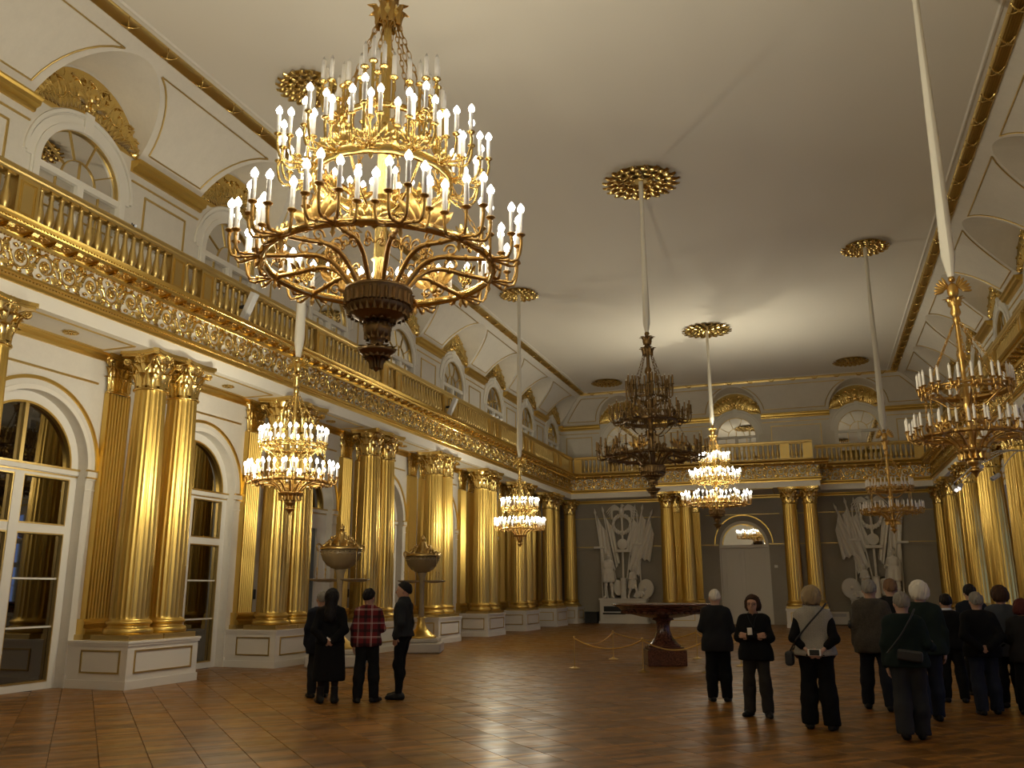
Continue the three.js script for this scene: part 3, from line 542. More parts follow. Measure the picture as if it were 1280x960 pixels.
// ---------------------------------------------------------------- balustrades
const balGeo = lathe([[0, 0.66], [0.05, 0.66], [0.05, 0.64], [0.032, 0.625], [0.03, 0.58], [0.042, 0.565], [0.03, 0.55], [0.034, 0.44], [0.05, 0.32], [0.066, 0.22], [0.068, 0.17], [0.055, 0.12], [0.034, 0.085], [0.05, 0.07], [0.036, 0.05], [0.06, 0.03], [0.062, 0], [0, 0]], 10);
const balTop = box(0.15, 0.04, 0.15, 0, 0.65, 0), balFoot = box(0.16, 0.03, 0.16, 0, 0.015, 0), balFull = merge([balGeo.scale(1.22, 1, 1.22), balTop, balFoot]);
function balustrade(f, x0, x1, d, piers, label, pw = 0.4) {
  const o = setFrame(thing('balustrade', label, 'balustrade'), f), h = 0.09;
  mesh('plinth', [prism([[d - 0.12, 7.05], [d + 0.12, 7.05], [d + 0.12, 7.12], [d + 0.10, 7.14], [d + 0.09, 7.16], [d - 0.09, 7.16], [d - 0.12, 7.13]], x0, x1)], M.goldSatin, o);
  mesh('handrail', [prism([[d - 0.10, 7.82], [d + 0.10, 7.82], [d + 0.11, 7.85], [d + 0.13, 7.87], [d + 0.14, 7.92], [d + 0.12, 7.95], [d - 0.12, 7.95], [d - 0.14, 7.92], [d - 0.12, 7.86]], x0, x1)], M.goldSatin, o);
  for (const p of piers) { const m = mesh('pier', [span(p - pw / 2, p + pw / 2, 7.16, 7.82, d - h, d + h)], M.goldSatin, o);
    mesh('pier_panel', [...rectFrame(p - pw / 2 + 0.05, p + pw / 2 - 0.05, 7.22, 7.77, 0.02, d + h, d + h + 0.014), ...rectFrame(p - pw / 2 + 0.085, p + pw / 2 - 0.085, 7.255, 7.735, 0.012, d + h, d + h + 0.008)], M.gold, m); }
  const ends = [x0 - pw / 2, ...piers, x1 + pw / 2];
  for (let i = 0; i < ends.length - 1; i++) { const a = ends[i] + pw / 2, b = ends[i + 1] - pw / 2, n = Math.round((b - a) / 0.205); if (b - a < 0.15) continue; for (let k = 0; k < n; k++) mesh('baluster', balFull, M.goldSatin, o).position.set(a + (b - a) * (k + 0.5) / n, 7.16, d); }
}
for (const side of ['left', 'right']) {
  const k = frame[side].k, ps = [];
  for (let i = -2; i <= 6; i++) for (const q of [-0.43, 0.43]) ps.push(k * (pedStart(i) + PL / 2 + q));
  const lo = 3.0, hi = 41.2; ps.push(k * 41.0);
  balustrade(frame[side], Math.min(k * lo, k * hi), Math.max(k * lo, k * hi), 1.12, ps.sort((a, b) => a - b), `gilded balustrade of the gallery along the ${sideName[side]}`);
}
balustrade(frame.end, XC - WX + 1.3, pX0 + 0.1, eF, [XC - WX + 1.5], 'end wall balustrade between the portico and the mirrored-door gallery');
balustrade(frame.end, pX1 - 0.1, XC + WX + RX - 1.3, eF, [XC + WX + RX - 1.5], 'end wall balustrade between the portico and the window-side gallery');
balustrade(frame.end, pX0 + 0.2, pX1 - 0.2, PD - 0.2, [pX0 + 0.4, PP[0] + 0.43, PP[1] - 0.43, pX1 - 0.4], 'projecting balustrade on top of the end wall portico');
// ---------------------------------------------------------------- chandeliers
const candleGeo = (h, r) => lathe([[0, h], [r * 0.8, h], [r, h - 0.01], [r, 0], [0, 0]], 8);
const bulbGeo = (r, h) => lathe([[0, h], [r * 0.25, h * 0.88], [r * 0.75, h * 0.6], [r, h * 0.35], [r * 0.75, h * 0.1], [r * 0.45, 0], [0, 0]], 8);
const cupGeo = k => lathe([[0, 0.03 * k], [0.034 * k, 0.03 * k], [0.038 * k, 0.022 * k], [0.022 * k, 0.008 * k], [0.012 * k, 0], [0.016 * k, -0.02 * k], [0.009 * k, -0.03 * k], [0, -0.03 * k]], 8);
function chainGeo(a, b, link, th) {                                   // links alternate by a quarter turn
  const d = b.clone().sub(a), n = Math.max(3, Math.round(d.length() / (link * 1.5))), q = new THREE.Quaternion().setFromUnitVectors(V(0, 1, 0), d.clone().normalize()), g = [];
  const one = new THREE.TorusGeometry(link * 0.55, th, 4, 8).scale(0.62, 1.7, 1);
  for (let i = 0; i < n; i++) g.push(one.clone().rotateY(i % 2 ? PI / 2 : 0).applyQuaternion(q).translate(...a.clone().lerp(b, (i + 0.5) / n).toArray()));
  return merge(g);
}
// one tier: N branches on a ring, each branch a fan of curved arms with cups, candles and bulbs
function branchGeo(cands, k, R) {                                     // local +z points outward from the ring
  const g = [ball(0.045 * k, 0, 0, 0, 1, 0.9, 1), lathe([[0, 0], [0.02 * k, -0.02 * k], [0.012 * k, -0.06 * k], [0.022 * k, -0.08 * k], [0, -0.12 * k]], 6)];
  for (const [x, y, z] of cands) g.push(tube([V(0, 0, 0), V(x * 0.45, -0.02 * k, z * 0.4), V(x * 0.85, y * 0.1 - 0.05 * k, z * 0.85), V(x, y * 0.55, z), V(x, y, z)], 0.013 * k, 5, 9), cupGeo(k).translate(x, y, z), ball(0.02 * k, x * 0.6, -0.028 * k, z * 0.6, 1, 1, 1, 5, 4));
  return merge(g);
}
const tierParts = {};
function tier(root, key, N, R, y, cands, k, mats, lit, phase, bulbH, wax = M.candle) {
  const bg = tierParts[key] ??= { b: branchGeo(cands, k, R), c: candleGeo(0.19 * k, 0.019 * k), u: bulbGeo(0.031 * k, bulbH * 1.15), o: bulbGeo(0.011 * k, 0.035 * k) };
  const spots = [];
  for (let i = 0; i < N; i++) {
    const a = phase + 2 * PI * i / N, b = mesh('branch', bg.b, mats, root); b.position.set(R * Math.sin(a), y, R * Math.cos(a)); b.rotation.y = a;
    for (const [cx, cy, czz] of cands) {
      mesh('candle', bg.c, wax, b).position.set(cx, cy + 0.03 * k, czz);
      mesh('bulb', lit ? bg.u : bg.o, lit ? M.bulbLit : M.bulbOff, b).position.set(cx, cy + 0.22 * k, czz);
    }
    const m = cands[Math.floor(cands.length / 2)]; spots.push(V(m[0], m[1] + 0.22 * k + bulbH * 0.45, m[2]).applyAxisAngle(V(0, 1, 0), a).add(b.position));
  }
  return spots;
}
function lampAt(p, intensity, root) { const l = new THREE.PointLight(WARM, intensity, 0, 2); l.position.copy(p); l.castShadow = true; l.shadow.radius = 1.3; l.shadow.bias = -0.002; l.name = 'lamp_light'; root.add(l); return l; }
function socketLight(p, intensity, root, dir, half) {                 // opaque candle sockets keep the light of a bulb from going down: it is thrown outward and up
  const l = new THREE.SpotLight(WARM, intensity, 0, half, 1, 2); l.position.copy(p); l.castShadow = true; l.shadow.radius = 1.3; l.shadow.bias = -0.002; l.name = 'lamp_light'; l.target.position.copy(p).addScaledVector(dir, 3); root.add(l, l.target); return l;
}
function lamps(root, lamp, low, up) {
  const nearest = (list, a) => list.reduce((m, p) => Math.sin(a) * p.x + Math.cos(a) * p.z > Math.sin(a) * m.x + Math.cos(a) * m.z ? p : m);
  for (const a of lamp.out) socketLight(nearest(low, a), lamp.side, root, V(Math.sin(a) * Math.cos(0.6), Math.sin(0.6), Math.cos(a) * Math.cos(0.6)), 1.2);
  for (const a of lamp.all) lampAt(nearest(low, a), lamp.soft, root);
  for (const a of lamp.up ?? []) socketLight(nearest(up, a), lamp.rise, root, V(0, 1, 0), 1.4);
}
const palmette = (h, w) => { const g = []; for (let i = -2; i <= 2; i++) g.push(leafBlob(i * w * 0.14, h * 0.35, 0, h * (0.72 - 0.06 * Math.abs(i)), w * 0.3, PI / 2 - i * 0.42, 0.02)); g.push(spiral(-w * 0.22, h * 0.2, 0.01, w * 0.2, 1.2, 1, 0, 0.014, 14, 4), spiral(w * 0.22, h * 0.2, 0.01, w * 0.2, 1.2, -1, PI, 0.014, 14, 4), ball(w * 0.14, 0, h * 0.3, 0.01, 1, 1.2, 0.5, 6, 5)); return merge(g); };
const palmBig = palmette(0.34, 0.3), palmSmall = palmette(0.22, 0.2);

function rosette(x, z, label) {                             // carved ceiling rosette, its face down
  const o = thing('ceiling_rosette', label, 'rosette', 'carved rosettes on the ceiling'); o.position.set(x, Y.ceil, z);
  const R = Math.abs(x - XC) < 1 ? 0.9 : z < -35 ? 0.72 : 0.64;
  mesh('disc', lathe([[0, -0.05], [R * 0.3, -0.05], [R * 0.34, -0.03], [R * 0.6, -0.04], [R * 0.8, -0.02], [R * 0.82, 0.0], [0, 0.0]], 28), M.goldSatin, o);
  const leaf = (l, w) => gridGeo(5, 4, (u, v) => { const s = 2 * v - 1; return [s * w * Math.pow(Math.sin(PI * (0.18 + 0.75 * u)), 0.7) * (1 + 0.14 * Math.cos(20 * u)), -0.03 - 0.085 * Math.sin(PI * 0.8 * u) + 0.03 * s * s, l * u]; });
  for (const [n, r, l, w, ph] of [[20, R * 0.60, R * 0.42, R * 0.12, 0], [15, R * 0.38, R * 0.34, R * 0.11, 0.1], [9, R * 0.16, R * 0.28, R * 0.10, 0.2]]) { const g = leaf(l, w); for (let i = 0; i < n; i++) { const m = mesh('leaf', g, M.goldCarved, o); const a = ph + 2 * PI * i / n; m.position.set(r * Math.sin(a), -0.02, r * Math.cos(a)); m.rotation.y = a; } }
  return o;
}
function suspension(root, yBottom, r0, r1) {                          // cloth-sleeved cable up to the ceiling
  const h = Y.ceil - root.position.y - 0.05;
  mesh('cable_sleeve', [gridGeo(10, 14, (u, v) => { const a = 2 * PI * u, t = v, y = yBottom + (h - 0.75 - yBottom) * t, r = (r0 + (r1 - r0) * t) * (1 + 0.07 * Math.sin(3 * a + 9 * t) * (1 - t)) * (v === 0 ? 0.45 : 1); return [r * Math.sin(a), y, r * Math.cos(a)]; })], M.cloth, root);
  mesh('ceiling_tube', lathe([[0.055, h], [0.055, h - 0.8], [0.03, h - 0.82]], 12), M.cloth, root);
}

function grandChandelier(x, z, label, lit, mats, lamp, dy = 0, wax = M.candle) {      // three tiers on a cast bowl; root at its finial
  const root = thing('grand_chandelier', label, 'chandelier'); const y0 = 3.44 + dy; root.position.set(x, y0, z);
  const [dark, mid] = mats, ph = 0.12;
  mesh('finial', lathe([[0, 0], [0.025, 0.02], [0.04, 0.06], [0.03, 0.09], [0.07, 0.12], [0.14, 0.16], [0.16, 0.185], [0.10, 0.20], [0.06, 0.21], [0.05, 0.26], [0.10, 0.30], [0.12, 0.36], [0.10, 0.42], [0.07, 0.44]], 16), M.bronzeDark, root);
  const bowl = [lathe([[0.06, 0.42], [0.15, 0.44], [0.24, 0.49], [0.265, 0.54], [0.255, 0.555], [0.265, 0.57], [0.265, 0.66], [0.28, 0.68], [0.28, 0.70], [0.24, 0.705], [0, 0.69]], 24)];
  for (let i = 0; i < 26; i++) { const a = 2 * PI * i / 26; bowl.push(acanthus(a, 0.565, 0.10, 0.026, 0.262, 0.02), acanthus(a + 0.12, 0.47, 0.09, 0.027, 0.235, 0.045), ball(0.014, 0.272 * Math.sin(a), 0.555, 0.272 * Math.cos(a), 1, 1, 1, 5, 4)); if (i % 2) bowl.push(acanthus(a, 0.425, 0.08, 0.03, 0.13, 0.06)); }
  for (let i = 0; i < 12; i++) { const a = PI * i / 6; bowl.push(acanthus(a, 0.27, 0.15, 0.028, 0.085, 0.035), acanthus(a, 0.12, 0.09, 0.035, 0.09, 0.07), acanthus(a + 0.26, 0.03, 0.09, 0.02, 0.035, 0.06)); }
  mesh('bowl', bowl, M.bronzeDark, root);
  mesh('stem', lathe([[0.055, 0.66], [0.055, 0.95], [0.075, 0.97], [0.055, 0.99], [0.05, 1.3], [0.10, 1.38], [0.13, 1.46], [0.08, 1.52], [0.05, 1.56], [0.05, 1.95], [0.12, 2.05], [0.14, 2.12], [0.09, 2.2], [0.045, 2.25], [0.045, 2.75], [0.09, 2.82], [0.07, 2.9], [0.04, 2.95], [0.035, 3.2], [0.09, 3.25], [0.12, 3.32], [0.08, 3.42], [0.05, 3.45]], 14), mid, root);
  const yR = 0.90, R1 = 0.95, y2 = 1.70, R2 = 0.58, y3 = 2.22, R3 = 0.36;
  mesh('ring', [gridGeo(48, 8, (u, v) => { const a = 2 * PI * u, b = 2 * PI * v, r = R1 + 0.032 * Math.cos(b) * (1 + 0.12 * Math.sin(36 * a)); return [r * Math.sin(a), yR + 0.04 * Math.sin(b), r * Math.cos(a)]; })], mid, root);
  mesh('ring', [lathe([[R2 - 0.02, y2 - 0.05], [R2 + 0.02, y2 - 0.055], [R2 + 0.03, y2 + 0.02], [R2, y2 + 0.035], [R2 - 0.02, y2 + 0.02], [R2 - 0.02, y2 - 0.05]], 40)], mid, root);
  mesh('ring', [lathe([[R3 - 0.015, y3 - 0.03], [R3 + 0.015, y3 - 0.03], [R3 + 0.015, y3 + 0.02], [R3 - 0.015, y3 + 0.02], [R3 - 0.015, y3 - 0.03]], 32)], mid, root);
  const armG = merge([tube([V(0, 0.68, 0.20), V(0, 0.78, 0.27), V(0, 0.90, 0.38), V(0, 0.95, 0.52), V(0, 0.92, 0.75), V(0, yR, R1)], 0.021, 6, 16), ball(0.032, 0, 0.945, 0.6, 1, 1, 1, 6, 5), ball(0.03, 0, 0.925, 0.75, 1, 1, 1, 6, 5), leafBlob(-0.0, 0.9, 0.45, 0.001, 0.001, 0), spiral(0.0, 0, 0, 0.065, 1.3, 1, 0, 0.012, 14, 4).rotateY(PI / 2).translate(0.05, 1.0, 0.40), spiral(0.0, 0, 0, 0.065, 1.3, 1, 0, 0.012, 14, 4).rotateY(PI / 2).translate(-0.05, 1.0, 0.40), spiral(0, 0, 0, 0.06, 1.3, 1, 0, 0.013, 14, 4).rotateY(PI / 2).translate(0, 1.0, 0.62), spiral(0, 0, 0, 0.045, 1.2, 1, 0, 0.011, 14, 4).translate(0.06, 0.95, 0.42), spiral(0, 0, 0, 0.045, 1.2, -1, PI, 0.011, 14, 4).translate(-0.06, 0.95, 0.42)]);
  for (let i = 0; i < 12; i++) { const m = mesh('arm', armG, dark, root); m.rotation.y = ph + 2 * PI * i / 12; }
  const arm2 = tube([V(0, 1.42, 0.06), V(0, 1.36, 0.22), V(0, 1.5, 0.42), V(0, y2, R2)], 0.014, 5, 10), arm3 = tube([V(0, 2.08, 0.06), V(0, 2.05, 0.18), V(0, y3, R3)], 0.012, 5, 8);
  for (let i = 0; i < 6; i++) { mesh('arm', arm2, mid, root).rotation.y = 2 * PI * i / 6; mesh('arm', arm3, mid, root).rotation.y = 0.3 + 2 * PI * i / 6; }
  for (let i = 0; i < 12; i++) {                                       // upright palmettes on the ring, scrolls on the second
    const a = ph + PI / 12 + 2 * PI * i / 12, p = mesh('palmette', i % 2 ? palmBig : palmSmall, i % 2 ? M.bronze : mid, root); p.position.set((R1 - 0.12) * Math.sin(a), yR - 0.02, (R1 - 0.12) * Math.cos(a)); p.rotation.y = a;
    const q = mesh('palmette', palmSmall, mid, root); q.position.set((R2 - 0.02) * Math.sin(a), y2, (R2 - 0.02) * Math.cos(a)); q.rotation.y = a;
  }
  const fan5 = [[-0.20, 0.10, 0.05], [-0.13, 0.12, 0.21], [0, 0.16, 0.26], [0.13, 0.12, 0.21], [0.20, 0.10, 0.05]];
  const fan3 = [[-0.15, 0.10, 0.12], [-0.11, 0.12, 0.26], [0, 0.17, 0.33], [0.11, 0.12, 0.26], [0, 0.20, 0.08]];
  const fan6 = [[-0.14, 0.20, 0.02], [-0.08, 0.22, 0.15], [0, 0.24, 0.20], [0.08, 0.22, 0.15], [0.14, 0.20, 0.02], [0, 0.25, 0.02]];
  const s1 = tier(root, 'A1' + lit, 12, R1, yR, fan5, 1, dark, lit, ph, 0.072, wax);
  const s2 = tier(root, 'A2' + lit, 12, R2, y2, fan3, 0.92, mid, lit, ph + 0.2, 0.066, wax);
  const s3 = tier(root, 'A3' + (lit === 'all'), 6, R3, y3, fan6, 1.05, mid, lit === 'all', 0.3, 0.06, wax);
  for (let i = 0; i < 8; i++) {
    const a = 0.2 + 2 * PI * i / 8, hub = V(0.10 * Math.sin(a), 3.22, 0.10 * Math.cos(a)), low = V(R2 * Math.sin(a), y2 + 0.03, R2 * Math.cos(a));
    mesh('chain', chainGeo(hub, low, 0.05, 0.0055), dark, root);
    if (i % 2 === 0) mesh('chain', chainGeo(low.clone().setY(y2 - 0.05), V(R1 * Math.sin(a + 0.05), yR + 0.03, R1 * Math.cos(a + 0.05)), 0.045, 0.005), dark, root);
  }
  const crown = [lathe([[0.03, 3.42], [0.08, 3.46], [0.11, 3.54], [0.07, 3.62], [0.04, 3.68], [0.06, 3.72], [0.03, 3.78]], 12)];
  for (let i = 0; i < 8; i++) crown.push(acanthus(i * PI / 4, 3.2, 0.2, 0.04, 0.10, 0.08), acanthus(i * PI / 4, 3.46, 0.2, 0.035, 0.07, 0.1));
  mesh('crown', crown, dark, root);
  suspension(root, 3.74, 0.085, 0.045);
  if (lit) lamps(root, lamp, s1, s3);
  return root;
}
function ringChandelier(x, z, label, lit, mats, lamp, dy = 0) {                // two tiers, the upper an open ring of candles
  const root = thing('ring_chandelier', label, 'chandelier'), y0 = 2.86 + dy; root.position.set(x, y0, z);
  const [dark, mid] = mats;
  mesh('finial', lathe([[0, 0], [0.02, 0.02], [0.03, 0.05], [0.06, 0.08], [0.10, 0.10], [0.05, 0.12], [0.04, 0.15], [0.08, 0.18], [0.09, 0.22], [0.07, 0.26]], 14), dark, root);
  const bowl = [lathe([[0.05, 0.24], [0.12, 0.26], [0.19, 0.32], [0.205, 0.36], [0.20, 0.38], [0.15, 0.385], [0, 0.37]], 20)]; for (let i = 0; i < 16; i++) bowl.push(acanthus(2 * PI * i / 16, 0.24, 0.14, 0.03, 0.17, 0.05));
  mesh('bowl', bowl, dark, root);
  mesh('stem', lathe([[0.04, 0.36], [0.04, 0.9], [0.07, 0.96], [0.05, 1.02], [0.03, 1.1], [0.03, 1.6], [0.06, 1.66], [0.03, 1.72], [0.028, 2.1], [0.05, 2.15], [0.04, 2.2]], 12), mid, root);
  const yR = 0.56, R1 = 0.58, y2 = 1.18, R2 = 0.54;
  mesh('ring', [lathe([[R1 - 0.02, yR - 0.03], [R1 + 0.02, yR - 0.03], [R1 + 0.025, yR + 0.02], [R1 - 0.02, yR + 0.03], [R1 - 0.02, yR - 0.03]], 36)], dark, root);
  const arm = merge([tube([V(0, 0.37, 0.15), V(0, 0.46, 0.22), V(0, 0.55, 0.36), V(0, yR, R1)], 0.016, 5, 10), spiral(0, 0, 0, 0.045, 1.3, 1, 0, 0.01, 12, 4).rotateY(PI / 2).translate(0, 0.60, 0.30)]);
  for (let i = 0; i < 12; i++) mesh('arm', arm, dark, root).rotation.y = 2 * PI * i / 12;
  const ring2 = [lathe([[R2 - 0.06, y2 - 0.02], [R2 - 0.03, y2 - 0.06], [R2 - 0.02, y2 - 0.06], [R2 - 0.045, y2 - 0.015], [R2 - 0.06, y2 - 0.02]], 40), lathe([[R2 - 0.01, y2 - 0.01], [R2 + 0.02, y2 - 0.01], [R2 + 0.02, y2 + 0.02], [R2 - 0.01, y2 + 0.02], [R2 - 0.01, y2 - 0.01]], 40)];
  for (let i = 0; i < 24; i++) { const a = 2 * PI * i / 24; ring2.push(spiral(0, 0, 0, 0.045, 1.1, i % 2 ? 1 : -1, 0, 0.009, 10, 4).translate(0, y2 - 0.035, R2).rotateY(a)); }
  mesh('ring', ring2, mid, root);
  for (let i = 0; i < 6; i++) mesh('arm', tube([V(0, 0.96, 0.05), V(0, 0.95, 0.2), V(0, 1.08, 0.38), V(0, y2, R2)], 0.012, 5, 8), mid, root).rotation.y = 2 * PI * i / 6;
  for (let i = 0; i < 6; i++) { const a = 0.2 + 2 * PI * i / 6, p = mesh('palmette', palmSmall, mid, root); p.position.set((R1 - 0.08) * Math.sin(a), yR, (R1 - 0.08) * Math.cos(a)); p.rotation.y = a; }
  const fan = [[-0.11, 0.06, 0.10], [-0.06, 0.07, 0.19], [0.06, 0.07, 0.19], [0.11, 0.06, 0.10]], pair = [[-0.05, 0.03, 0.03], [0.05, 0.03, 0.03]];
  const s1 = tier(root, 'B1' + lit, 12, R1, yR, fan, 0.86, dark, lit, 0, 0.068);
  const s2 = tier(root, 'B2' + lit, 14, R2, y2, pair, 0.95, mid, lit, 0.1, 0.07);
  for (let i = 0; i < 6; i++) { const a = 2 * PI * i / 6, hub = V(0.04 * Math.sin(a), 2.12, 0.04 * Math.cos(a)), low = V(R2 * Math.sin(a), y2 + 0.02, R2 * Math.cos(a)); mesh('chain', chainGeo(hub, low, 0.045, 0.006), mid, root); mesh('chain', chainGeo(low.clone().setY(y2 - 0.04), V(R1 * 0.95 * Math.sin(a), yR + 0.03, R1 * 0.95 * Math.cos(a)), 0.04, 0.005), mid, root); }
  // spread-winged eagle crowning the stem
  const e = [lathe([[0.04, 2.2], [0.07, 2.26], [0.05, 2.34], [0.09, 2.40], [0.06, 2.46]], 10), ball(0.075, 0, 2.58, 0, 1, 1.6, 0.8), ball(0.045, 0, 2.74, 0.02), ball(0.02, 0, 2.73, 0.07, 1, 1, 1.6, 5, 4)];
  for (const q of [-1, 1]) for (let i = 0; i < 6; i++) e.push(ball(1, 0, 0, 0, 0.024, 0.095 - 0.006 * i, 0.014, 6, 5).translate(0, 0.08, 0).rotateZ(-q * (0.35 + 0.27 * i)).translate(q * (0.055 + 0.008 * i), 2.58 + 0.012 * (5 - i), -0.03 + 0.006 * i));
  for (let i = 0; i < 8; i++) e.push(acanthus(i * PI / 4, 2.36, 0.12, 0.03, 0.06, 0.07));
  mesh('eagle_crown', e, mid, root);
  suspension(root, 2.78, 0.095, 0.045);
  if (lit) lamps(root, lamp, s1, s2);
  return root;
}
const warmMats = [M.bronze, M.goldCarved], coldMats = [M.bronzeDark, M.bronzeDark], paleMats = [M.bronze, M.bronze];
grandChandelier(-3.27, -6.06, 'largest lit three-tier gilded chandelier with its topmost candles unlit', 'two', warmMats, { out: [-2.1, -0.53, 1.04, 2.6], side: 185, all: [-1.2], soft: 12 }, -0.1);
grandChandelier(-3.25, -18.77, 'unlit dark bronze three-tier chandelier hanging above the wide stone basin', false, coldMats, null, 0.1, M.bronzeDark);
grandChandelier(-3.22, -31.58, 'lit three-tier chandelier hanging in front of the end wall portico', 'all', warmMats, { out: [-1.57, 1.57], side: 55, all: [0], soft: 5, up: [0, PI], rise: 62 }, 0.2);
ringChandelier(-8.43, -12.73, 'lit two-tier chandelier beside the mirrored doors, nearer the entrance, before the second column group', 'lit', warmMats, { out: [-2.4, 0.9], side: 55, all: [-0.9], soft: 22 });
ringChandelier(-8.55, -25.4, 'lit two-tier chandelier farther along the mirrored doors', 'lit', warmMats, { out: [-2.4, 0.9], side: 55, all: [-0.9], soft: 22 });
ringChandelier(2.06, -12.62, 'unlit two-tier chandelier with white candles above the large visitor group', false, paleMats, null, 0.16);
ringChandelier(1.98, -24.9, 'unlit two-tier chandelier in front of the stucco trophy on the window side', false, paleMats, null, 0.14);
for (const [x, z, l] of [[-8.5, -12.73, 'above the lit two-tier chandelier nearer the entrance'], [-8.55, -25.4, 'above the lit two-tier chandelier farther along'], [-8.65, -38.55, 'without a chandelier, mirrored-door side'], [-3.25, -18.77, 'above the dark chandelier over the basin'], [-3.22, -31.58, 'above the lit chandelier before the portico'], [1.98, -24.9, 'above the unlit chandelier before the trophy'], [2.02, -38.24, 'without a chandelier, window side'], [-3.27, -6.06, 'above the largest lit chandelier'], [2.06, -12.62, 'above the unlit chandelier over the visitor group']]) rosette(x, z, 'round gilded ceiling rosette ' + l);
// ---------------------------------------------------------------- figures: smooth-joined tapered limbs meshed by surface nets
function sdfGeo(f, lo, hi, c) {
  const nx = Math.ceil((hi[0] - lo[0]) / c) + 1, ny = Math.ceil((hi[1] - lo[1]) / c) + 1, nz = Math.ceil((hi[2] - lo[2]) / c) + 1, D = new Float32Array(nx * ny * nz), id = new Int32Array(nx * ny * nz).fill(-1), P = [], I = [];
  const at = (i, j, k) => (k * ny + j) * nx + i;
  for (let k = 0; k < nz; k++) for (let j = 0; j < ny; j++) for (let i = 0; i < nx; i++) D[at(i, j, k)] = f(lo[0] + i * c, lo[1] + j * c, lo[2] + k * c);
  const E = [[0, 1], [0, 2], [0, 4], [1, 3], [1, 5], [2, 3], [2, 6], [3, 7], [4, 5], [4, 6], [5, 7], [6, 7]];
  for (let k = 0; k < nz - 1; k++) for (let j = 0; j < ny - 1; j++) for (let i = 0; i < nx - 1; i++) {
    const v = []; let m = 0; for (let q = 0; q < 8; q++) { const d = D[at(i + (q & 1), j + (q >> 1 & 1), k + (q >> 2))]; v.push(d); if (d < 0) m |= 1 << q; }
    if (m === 0 || m === 255) continue;
    let x = 0, y = 0, z = 0, n = 0;
    for (const [a, b] of E) if ((v[a] < 0) !== (v[b] < 0)) { const t = v[a] / (v[a] - v[b]); x += (a & 1) + ((b & 1) - (a & 1)) * t; y += (a >> 1 & 1) + ((b >> 1 & 1) - (a >> 1 & 1)) * t; z += (a >> 2) + ((b >> 2) - (a >> 2)) * t; n++; }
    id[at(i, j, k)] = P.length / 3; P.push(lo[0] + (i + x / n) * c, lo[1] + (j + y / n) * c, lo[2] + (k + z / n) * c);
  }
  const quad = (a, b, d, e, flip) => { if (a < 0 || b < 0 || d < 0 || e < 0) return; flip ? I.push(a, d, b, a, e, d) : I.push(a, b, d, a, d, e); };
  for (let k = 1; k < nz - 1; k++) for (let j = 1; j < ny - 1; j++) for (let i = 1; i < nx - 1; i++) {
    const d = D[at(i, j, k)] < 0;
    if (d !== (D[at(i + 1, j, k)] < 0)) quad(id[at(i, j - 1, k - 1)], id[at(i, j, k - 1)], id[at(i, j, k)], id[at(i, j - 1, k)], !d);
    if (d !== (D[at(i, j + 1, k)] < 0)) quad(id[at(i - 1, j, k - 1)], id[at(i - 1, j, k)], id[at(i, j, k)], id[at(i, j, k - 1)], !d);
    if (d !== (D[at(i, j, k + 1)] < 0)) quad(id[at(i - 1, j - 1, k)], id[at(i, j - 1, k)], id[at(i, j, k)], id[at(i - 1, j, k)], !d);
  }
  const g = new THREE.BufferGeometry(); g.setAttribute('position', new THREE.Float32BufferAttribute(P, 3)); g.setIndex(I);
  g.setAttribute('uv', new THREE.Float32BufferAttribute(P.flatMap((v, n) => n % 3 === 0 ? [P[n] * 2, P[n + 1] * 2] : []), 2)); g.computeVertexNormals(); return g;
}
// c = list of tapered capsules [ax, ay, az, ra, bx, by, bz, rb]
function joined(c, k = 0.04, grow = 0) {
  return (x, y, z) => { let d = 9;
    for (const q of c) { const bx = q[4] - q[0], by = q[5] - q[1], bz = q[6] - q[2], px = x - q[0], py = y - q[1], pz = z - q[2]; let t = (px * bx + py * by + pz * bz) / (bx * bx + by * by + bz * bz + 1e-9); t = t < 0 ? 0 : t > 1 ? 1 : t;
      const dx = px - bx * t, dy = py - by * t, dz = pz - bz * t, e = Math.sqrt(dx * dx + dy * dy + dz * dz) - q[3] - (q[7] - q[3]) * t - grow;
      const h = k - Math.abs(d - e); d = Math.min(d, e) - (h > 0 ? h * h / (4 * k) : 0); }
    return d; };
}
const ell = (cx, cy, cz, rx, ry, rz) => (x, y, z) => { const a = (x - cx) / rx, b = (y - cy) / ry, c = (z - cz) / rz, l = Math.sqrt(a * a + b * b + c * c); return (l - 1) * Math.min(rx, ry, rz); };
const smin = (a, b, k) => { const h = k - Math.abs(a - b); return Math.min(a, b) - (h > 0 ? h * h / (4 * k) : 0); };
const ARM = {                                                          // elbow, wrist, direction of the hand, palm normal (left arm, +x)
  down: [[0.222, 1.10, -0.03], [0.232, 0.86, 0.02], [0, -1, 0.12], [-1, 0, 0]],
  behind: [[0.245, 1.09, -0.13], [0.07, 0.93, -0.185], [-0.9, -0.35, 0.02], [0, 0.2, 1]],
  fold: [[0.235, 1.10, 0.05], [-0.04, 1.13, 0.19], [-0.9, 0.1, 0.05], [0, 0, -1]],
  front: [[0.235, 1.10, 0.0], [0.12, 1.10, 0.21], [-0.3, 0.2, 0.8], [-0.6, 0, 0]],
  pocket: [[0.24, 1.10, -0.07], [0.215, 0.90, 0.03], [-0.25, -0.9, 0.2], [-1, 0, 0]],
  swing: [[0.25, 1.13, 0.06], [0.25, 0.93, 0.18], [0, -0.7, 0.6], [-1, 0, 0]],
  bent: [[0.24, 1.11, -0.05], [0.28, 1.06, 0.17], [0.1, 0.3, 0.9], [-1, 0, 0]],
};
